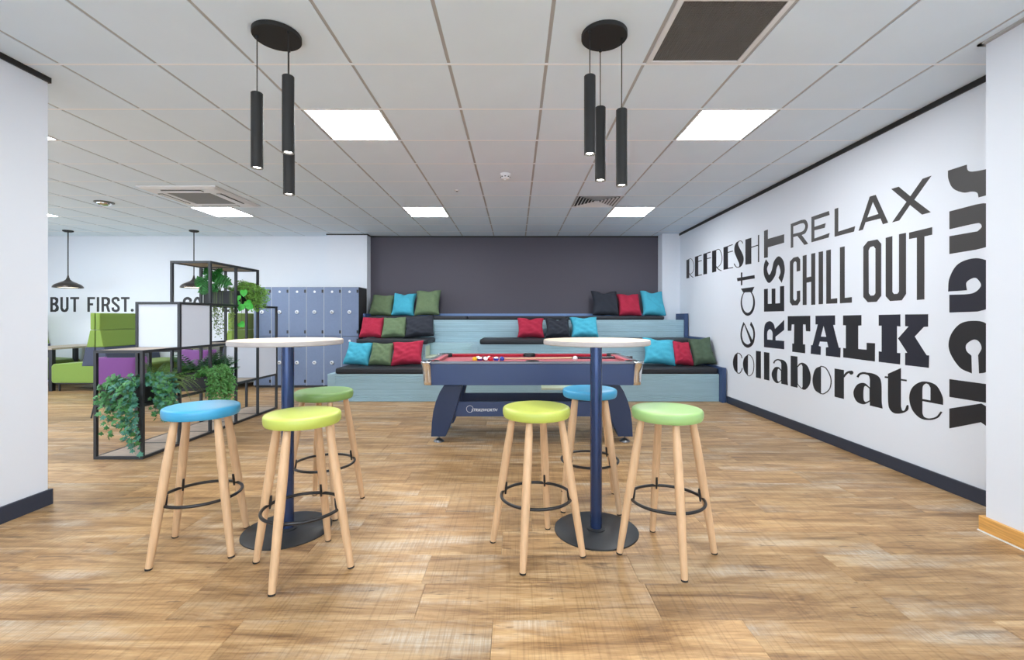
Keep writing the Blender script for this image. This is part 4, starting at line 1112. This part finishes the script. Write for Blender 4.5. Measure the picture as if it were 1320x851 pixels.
word('bold black word REST running upwards beside the stack of words', (998,370), [
 (C, [[[(90,785),s(90,600),s(105,515),s(155,485),s(198,515),(216,575),(322,470),(322,585),(222,665),(222,706),(322,714),(322,810)], [(126,697),s(128,610),s(157,578),s(187,615),(188,702)]]], 'ink3'),
 (C, [[[(90,115),(133,110),(133,285),(178,283),(178,110),(220,108),(220,280),(274,277),(274,82),(322,78),(322,370),(90,376)]]]),
 (B, [[[(112,398),(145,445),s(124,510),s(148,577),s(180,520),s(205,420),s(258,363),s(310,410),s(328,510),s(318,590),(292,668),(257,612),s(280,545),s(258,463),s(235,500),s(215,590),s(150,671),s(100,610),s(85,530),s(92,450)]]]),
 (B, [[[(90,70),(133,53),(133,162),(322,108),(322,205),(133,260),(133,375),(90,383)]]], 'ink')], 'ink2')
A = (990,220,4.477)
word('slim grey capitals RELAX at the top of the lettered wall', (1100,280), [
 (A, [[[(132,308),(192,285),s(218,285),s(231,318),s(218,358),(195,372),(232,422),(211,429),(170,377),(146,384),(146,443),(132,447)], [(146,322),(190,305),s(208,305),s(215,325),s(200,350),(146,366)]]]),
 (A, [[[(251,268),(352,233),(356,256),(268,285),(268,325),(333,303),(328,330),(268,345),(268,392),(356,360),(350,386),(251,414)]]]),
 (A, [[[(385,222),(406,214),(406,352),(503,321),(497,352),(385,382)]]]),
 (A, [[[(523,348),(588,150),(622,140),(694,300),(664,310),(650,276),(563,298),(548,341)], [(606,180),(638,250),(573,271)]]]),
 (A, [[[(712,106),(755,93),(822,148),(893,47),(944,29),(845,168),(940,240),(890,254),(820,198),(758,288),(717,299),(800,180)]]])], 'ink')
word('tall narrow black capitals CHILL OUT in the middle of the lettered wall', (1100,350), [
 (A, [[[(127,525),(147,503),(173,496),(186,512),(186,578),(166,583),(166,532),(160,523),(150,527),(146,538),(146,740),(152,750),(162,750),(167,740),(167,695),(186,692),(186,752),(172,777),(140,778),(127,760)]]]),
 (A, [[[(201,492),(223,486),(223,617),(250,611),(250,480),(273,475),(273,774),(250,775),(250,642),(223,647),(223,775),(201,776)]]]),
 (A, [[[(293,470),(318,465),(318,770),(293,772)]]]),
 (A, [[[(337,461),(363,455),(363,741),(400,736),(400,766),(337,769)]]]),
 (A, [[[(416,443),(443,437),(443,735),(484,730),(484,762),(416,766)]]]),
 (A, [[[(551,440),(577,408),(632,397),(654,422),(654,722),(628,757),(577,760),(551,730)], [(581,460),(590,442),(610,436),(621,450),(621,708),(612,720),(592,722),(582,708)]]]),
 (A, [[[(680,388),(718,378),(718,700),(727,712),(748,711),(757,698),(757,367),(797,359),(797,712),(772,749),(705,753),(680,725)]]]),
 (A, [[[(815,358),(948,326),(948,370),(903,380),(903,743),(860,747),(860,387),(815,395)]]])], 'ink')
A = (1000,390,5.004)
word('heavy slab-serif black word TALK below CHILL OUT', (1110,440), [
 (A, [[[(78,88),(223,86),(223,187),(196,185),(193,142),(176,142),(176,270),(190,270),(190,328),(107,318),(107,265),(118,265),(120,142),(103,142),(100,183),(78,183)]]]),
 (A, [[[(257,86),(383,83),(383,145),(370,145),(407,291),(419,293),(417,355),(324,344),(324,290),(340,288),(332,255),(285,252),(277,280),(291,285),(290,339),(226,331),(228,275),(238,276),(272,142),(257,142)], [(309,150),(327,222),(291,220)]]], 'ink3'),
 (A, [[[(435,84),(553,81),(553,148),(532,150),(532,300),(587,305),(587,260),(641,263),(640,381),(436,354),(436,293),(453,296),(453,148),(435,147)]]]),
 (A, [[[(665,80),(804,77),(804,155),(782,152),(782,325),(804,327),(802,400),(665,383),(665,315),(684,318),(684,150),(665,150)]],
      [[(836,77),(983,76),(983,156),(955,158),(897,220),(973,340),(990,342),(988,422),(836,404),(836,325),(850,325),(790,232),(858,155),(836,153)]]], 'ink3')], 'ink2')
D = (940,445,11.0)
word('black lower-case word collaborate rising along the bottom of the lettered wall', (1080,490), [
 (D, [[[(118,106),s(75,150),s(54,240),s(70,340),(118,400)]], [S([(113,111),(147,120),(172,150),(182,186)],11)], [S([(115,395),(150,396),(174,362),(186,325)],10)]]),
 (D, [[[(266,133),s(216,180),s(196,265),s(216,370),(266,436)]], [S([(262,136),(302,148),(340,210),(351,300),(336,390),(292,436),(262,430)],9)]]),
 (D, [[[(380,80),(450,90),(450,475),(380,458)]]]),
 (D, [[[(495,98),(570,108),(570,503),(495,486)]]]),
 (D, [[[(700,200),s(760,210),s(805,245),s(826,310),s(828,500),(835,570),(740,547),(740,265),s(728,232),(700,216)]], [S([(632,258),(648,225),(680,208),(712,208)],18)],
      [[(741,352),s(700,312),s(645,320),s(604,400),s(625,490),s(680,540),(741,506)], [(736,366),s(702,337),s(686,352),s(680,430),s(684,500),s(706,517),(736,495)]]]),
 (D, [[[(873,150),(968,162),(968,605),(873,582)]], [[(966,303),s(1000,260),s(1050,252),s(1112,300),s(1155,430),s(1140,560),s(1075,632),s(1015,608),(966,553)], [(970,316),s(1008,278),s(1030,275),(1042,305),(1042,590),s(1030,607),s(1000,582),(972,543)]]]),
 (A, [[[(292,410),s(255,432),s(238,500),s(252,562),(292,592)]], [S([(289,411),(325,425),(356,490),(349,555),(312,588),(289,587)],6)]]),
 (A, [[[(380,426),(440,436),(440,623),(380,608)]], [S([(438,480),(456,458),(474,448),(488,450)],13)], [E(488,453,13,13,20)]]),
 (A, [[[(575,450),s(632,460),s(670,485),s(682,530),s(684,640),(690,685),(608,665),(608,495),s(600,472),(575,462)]], [S([(528,482),(540,464),(560,456),(580,456)],13)],
      [[(609,550),s(572,520),s(527,530),s(502,580),s(520,635),s(565,657),(609,640)], [(606,556),s(585,540),s(572,542),s(566,570),s(567,625),s(580,642),(606,632)]]]),
 (A, [[[(725,460),(808,423),(808,670),s(815,695),s(832,695),s(847,662),(857,665),s(852,695),s(812,715),s(760,712),s(728,665)]], [S([(704,481),(728,484)],11)], [S([(806,498),(845,504)],11)]]),
 (A, [[[(1080,661),s(1075,605),s(1032,532),s(950,510),s(885,545),s(862,612),s(880,690),s(930,745),s(990,759),s(1045,745),(1075,708),(1065,703),s(1035,737),s(990,748),s(958,738),(946,715),(946,636)], [(946,622),s(948,545),s(965,525),s(985,528),(999,550),(999,632)]]])], 'ink2')
G, H_ = (1190,190,4.26), (1190,370,4.26)
word('giant black word snack running down the right end of the lettered wall, partly hidden', (1250,380), [
 (G, [[[(137,128),(240,95),s(245,125),s(270,133),s(345,120),(430,92),(430,242),(305,275),s(298,250),s(270,243),s(220,248),s(165,225),s(140,175)]]], 'ink'),
 (G, [[[(145,352),(290,314),s(345,308),s(400,335),s(425,420),s(400,525),s(345,548),(290,562),(145,586),(145,488),(300,461),s(323,436),s(305,416),(145,450)]]], 'ink'),
 (G, [[[(138,792),s(145,720),s(185,648),s(250,615),s(320,612),s(390,650),s(430,760),s(400,860),(345,890),(300,902),(145,907),(145,810),s(270,802),s(318,762),s(300,724),s(275,718),s(238,742),(240,785)]]], 'ink3'),
 (H_, [[[(268,475),s(200,440),s(145,350),s(150,270),s(200,205),s(270,186),s(345,200),s(395,270),s(400,360),s(375,440),s(345,468),(308,475),(303,375),s(322,335),s(305,298),s(275,290),s(238,315),s(238,350),(265,377)]]]),
 (H_, [[[(145,506),(345,533),(430,545),(430,650),(345,636),(145,604)]], [[(145,668),(320,640),(345,655),(430,640),(430,800),(345,762),(318,743),(145,777)]]])], 'ink2')
A = (60,370,10.154)
word('black capitals BUT FIRST with dots on the far left back wall', (120,392), [
 (A, [[[(50,133),(115,133),s(150,150),s(153,195),(138,226),s(160,260),s(155,305),(120,326),(50,326)], [(82,160),(105,160),s(120,184),(105,208),(82,208)], [(82,240),(108,240),s(123,268),(108,299),(82,299)]]]),
 (A, [[[(182,133),(213,133),(213,275),s(235,300),(257,275),(257,133),(288,133),(288,285),s(270,318),s(235,329),s(200,318),(182,285)]]]),
 (A, [[[(310,133),(427,133),(427,160),(385,160),(385,326),(352,326),(352,160),(310,160)]]]),
 (A, [[[(535,133),(635,133),(635,160),(568,160),(568,213),(610,213),(610,242),(568,242),(568,326),(535,326)]]]),
 (A, [[[(658,133),(690,133),(690,326),(658,326)]]]),
 (A, [[[(720,133),(795,133),s(828,155),s(830,212),(808,240),(835,326),(800,326),(780,252),(752,252),(752,326),(720,326)], [(752,160),(785,160),s(798,190),(785,222),(752,222)]]]),
 (A, [[S([(943,185),(935,155),(905,146),(872,160),(870,195),(905,228),(941,265),(938,302),(905,314),(872,300),(868,268)],31)]]),
 (A, [[[(975,133),(1087,133),(1087,160),(1048,160),(1048,326),(1015,326),(1015,160),(975,160)]]]),
 (A, [[E(1122,305,20,20,20)]]), (A, [[E(1195,305,20,20,20)]]), (A, [[E(1268,305,20,20,20)]])], 'ink2', 'back')
A = (230,330,7.733)
def Fx(x, e_): 
    p = [(x,408),(x+72,408),(x+72,430),(x+26,430),(x+26,470),(x+60,470),(x+60,492),(x+26,492)]
    return p+([(x+26,535),(x+72,535),(x+72,557),(x,557)] if e_ else [(x+26,557),(x,557)])
word('black word COFFEE on the back wall, mostly hidden behind the divider', (250,392), [
 (A, [[S([(120,458),(119,435),(89,422),(60,440),(59,482),(60,525),(89,543),(119,530),(120,508)],27)]]),
 (A, [[E(190,482,43,75), E(190,482,17,48)]]),
 (A, [[Fx(255,0)]]), (A, [[Fx(345,0)]]), (A, [[Fx(435,1)]]), (A, [[Fx(525,1)]])], 'ink2', 'back')
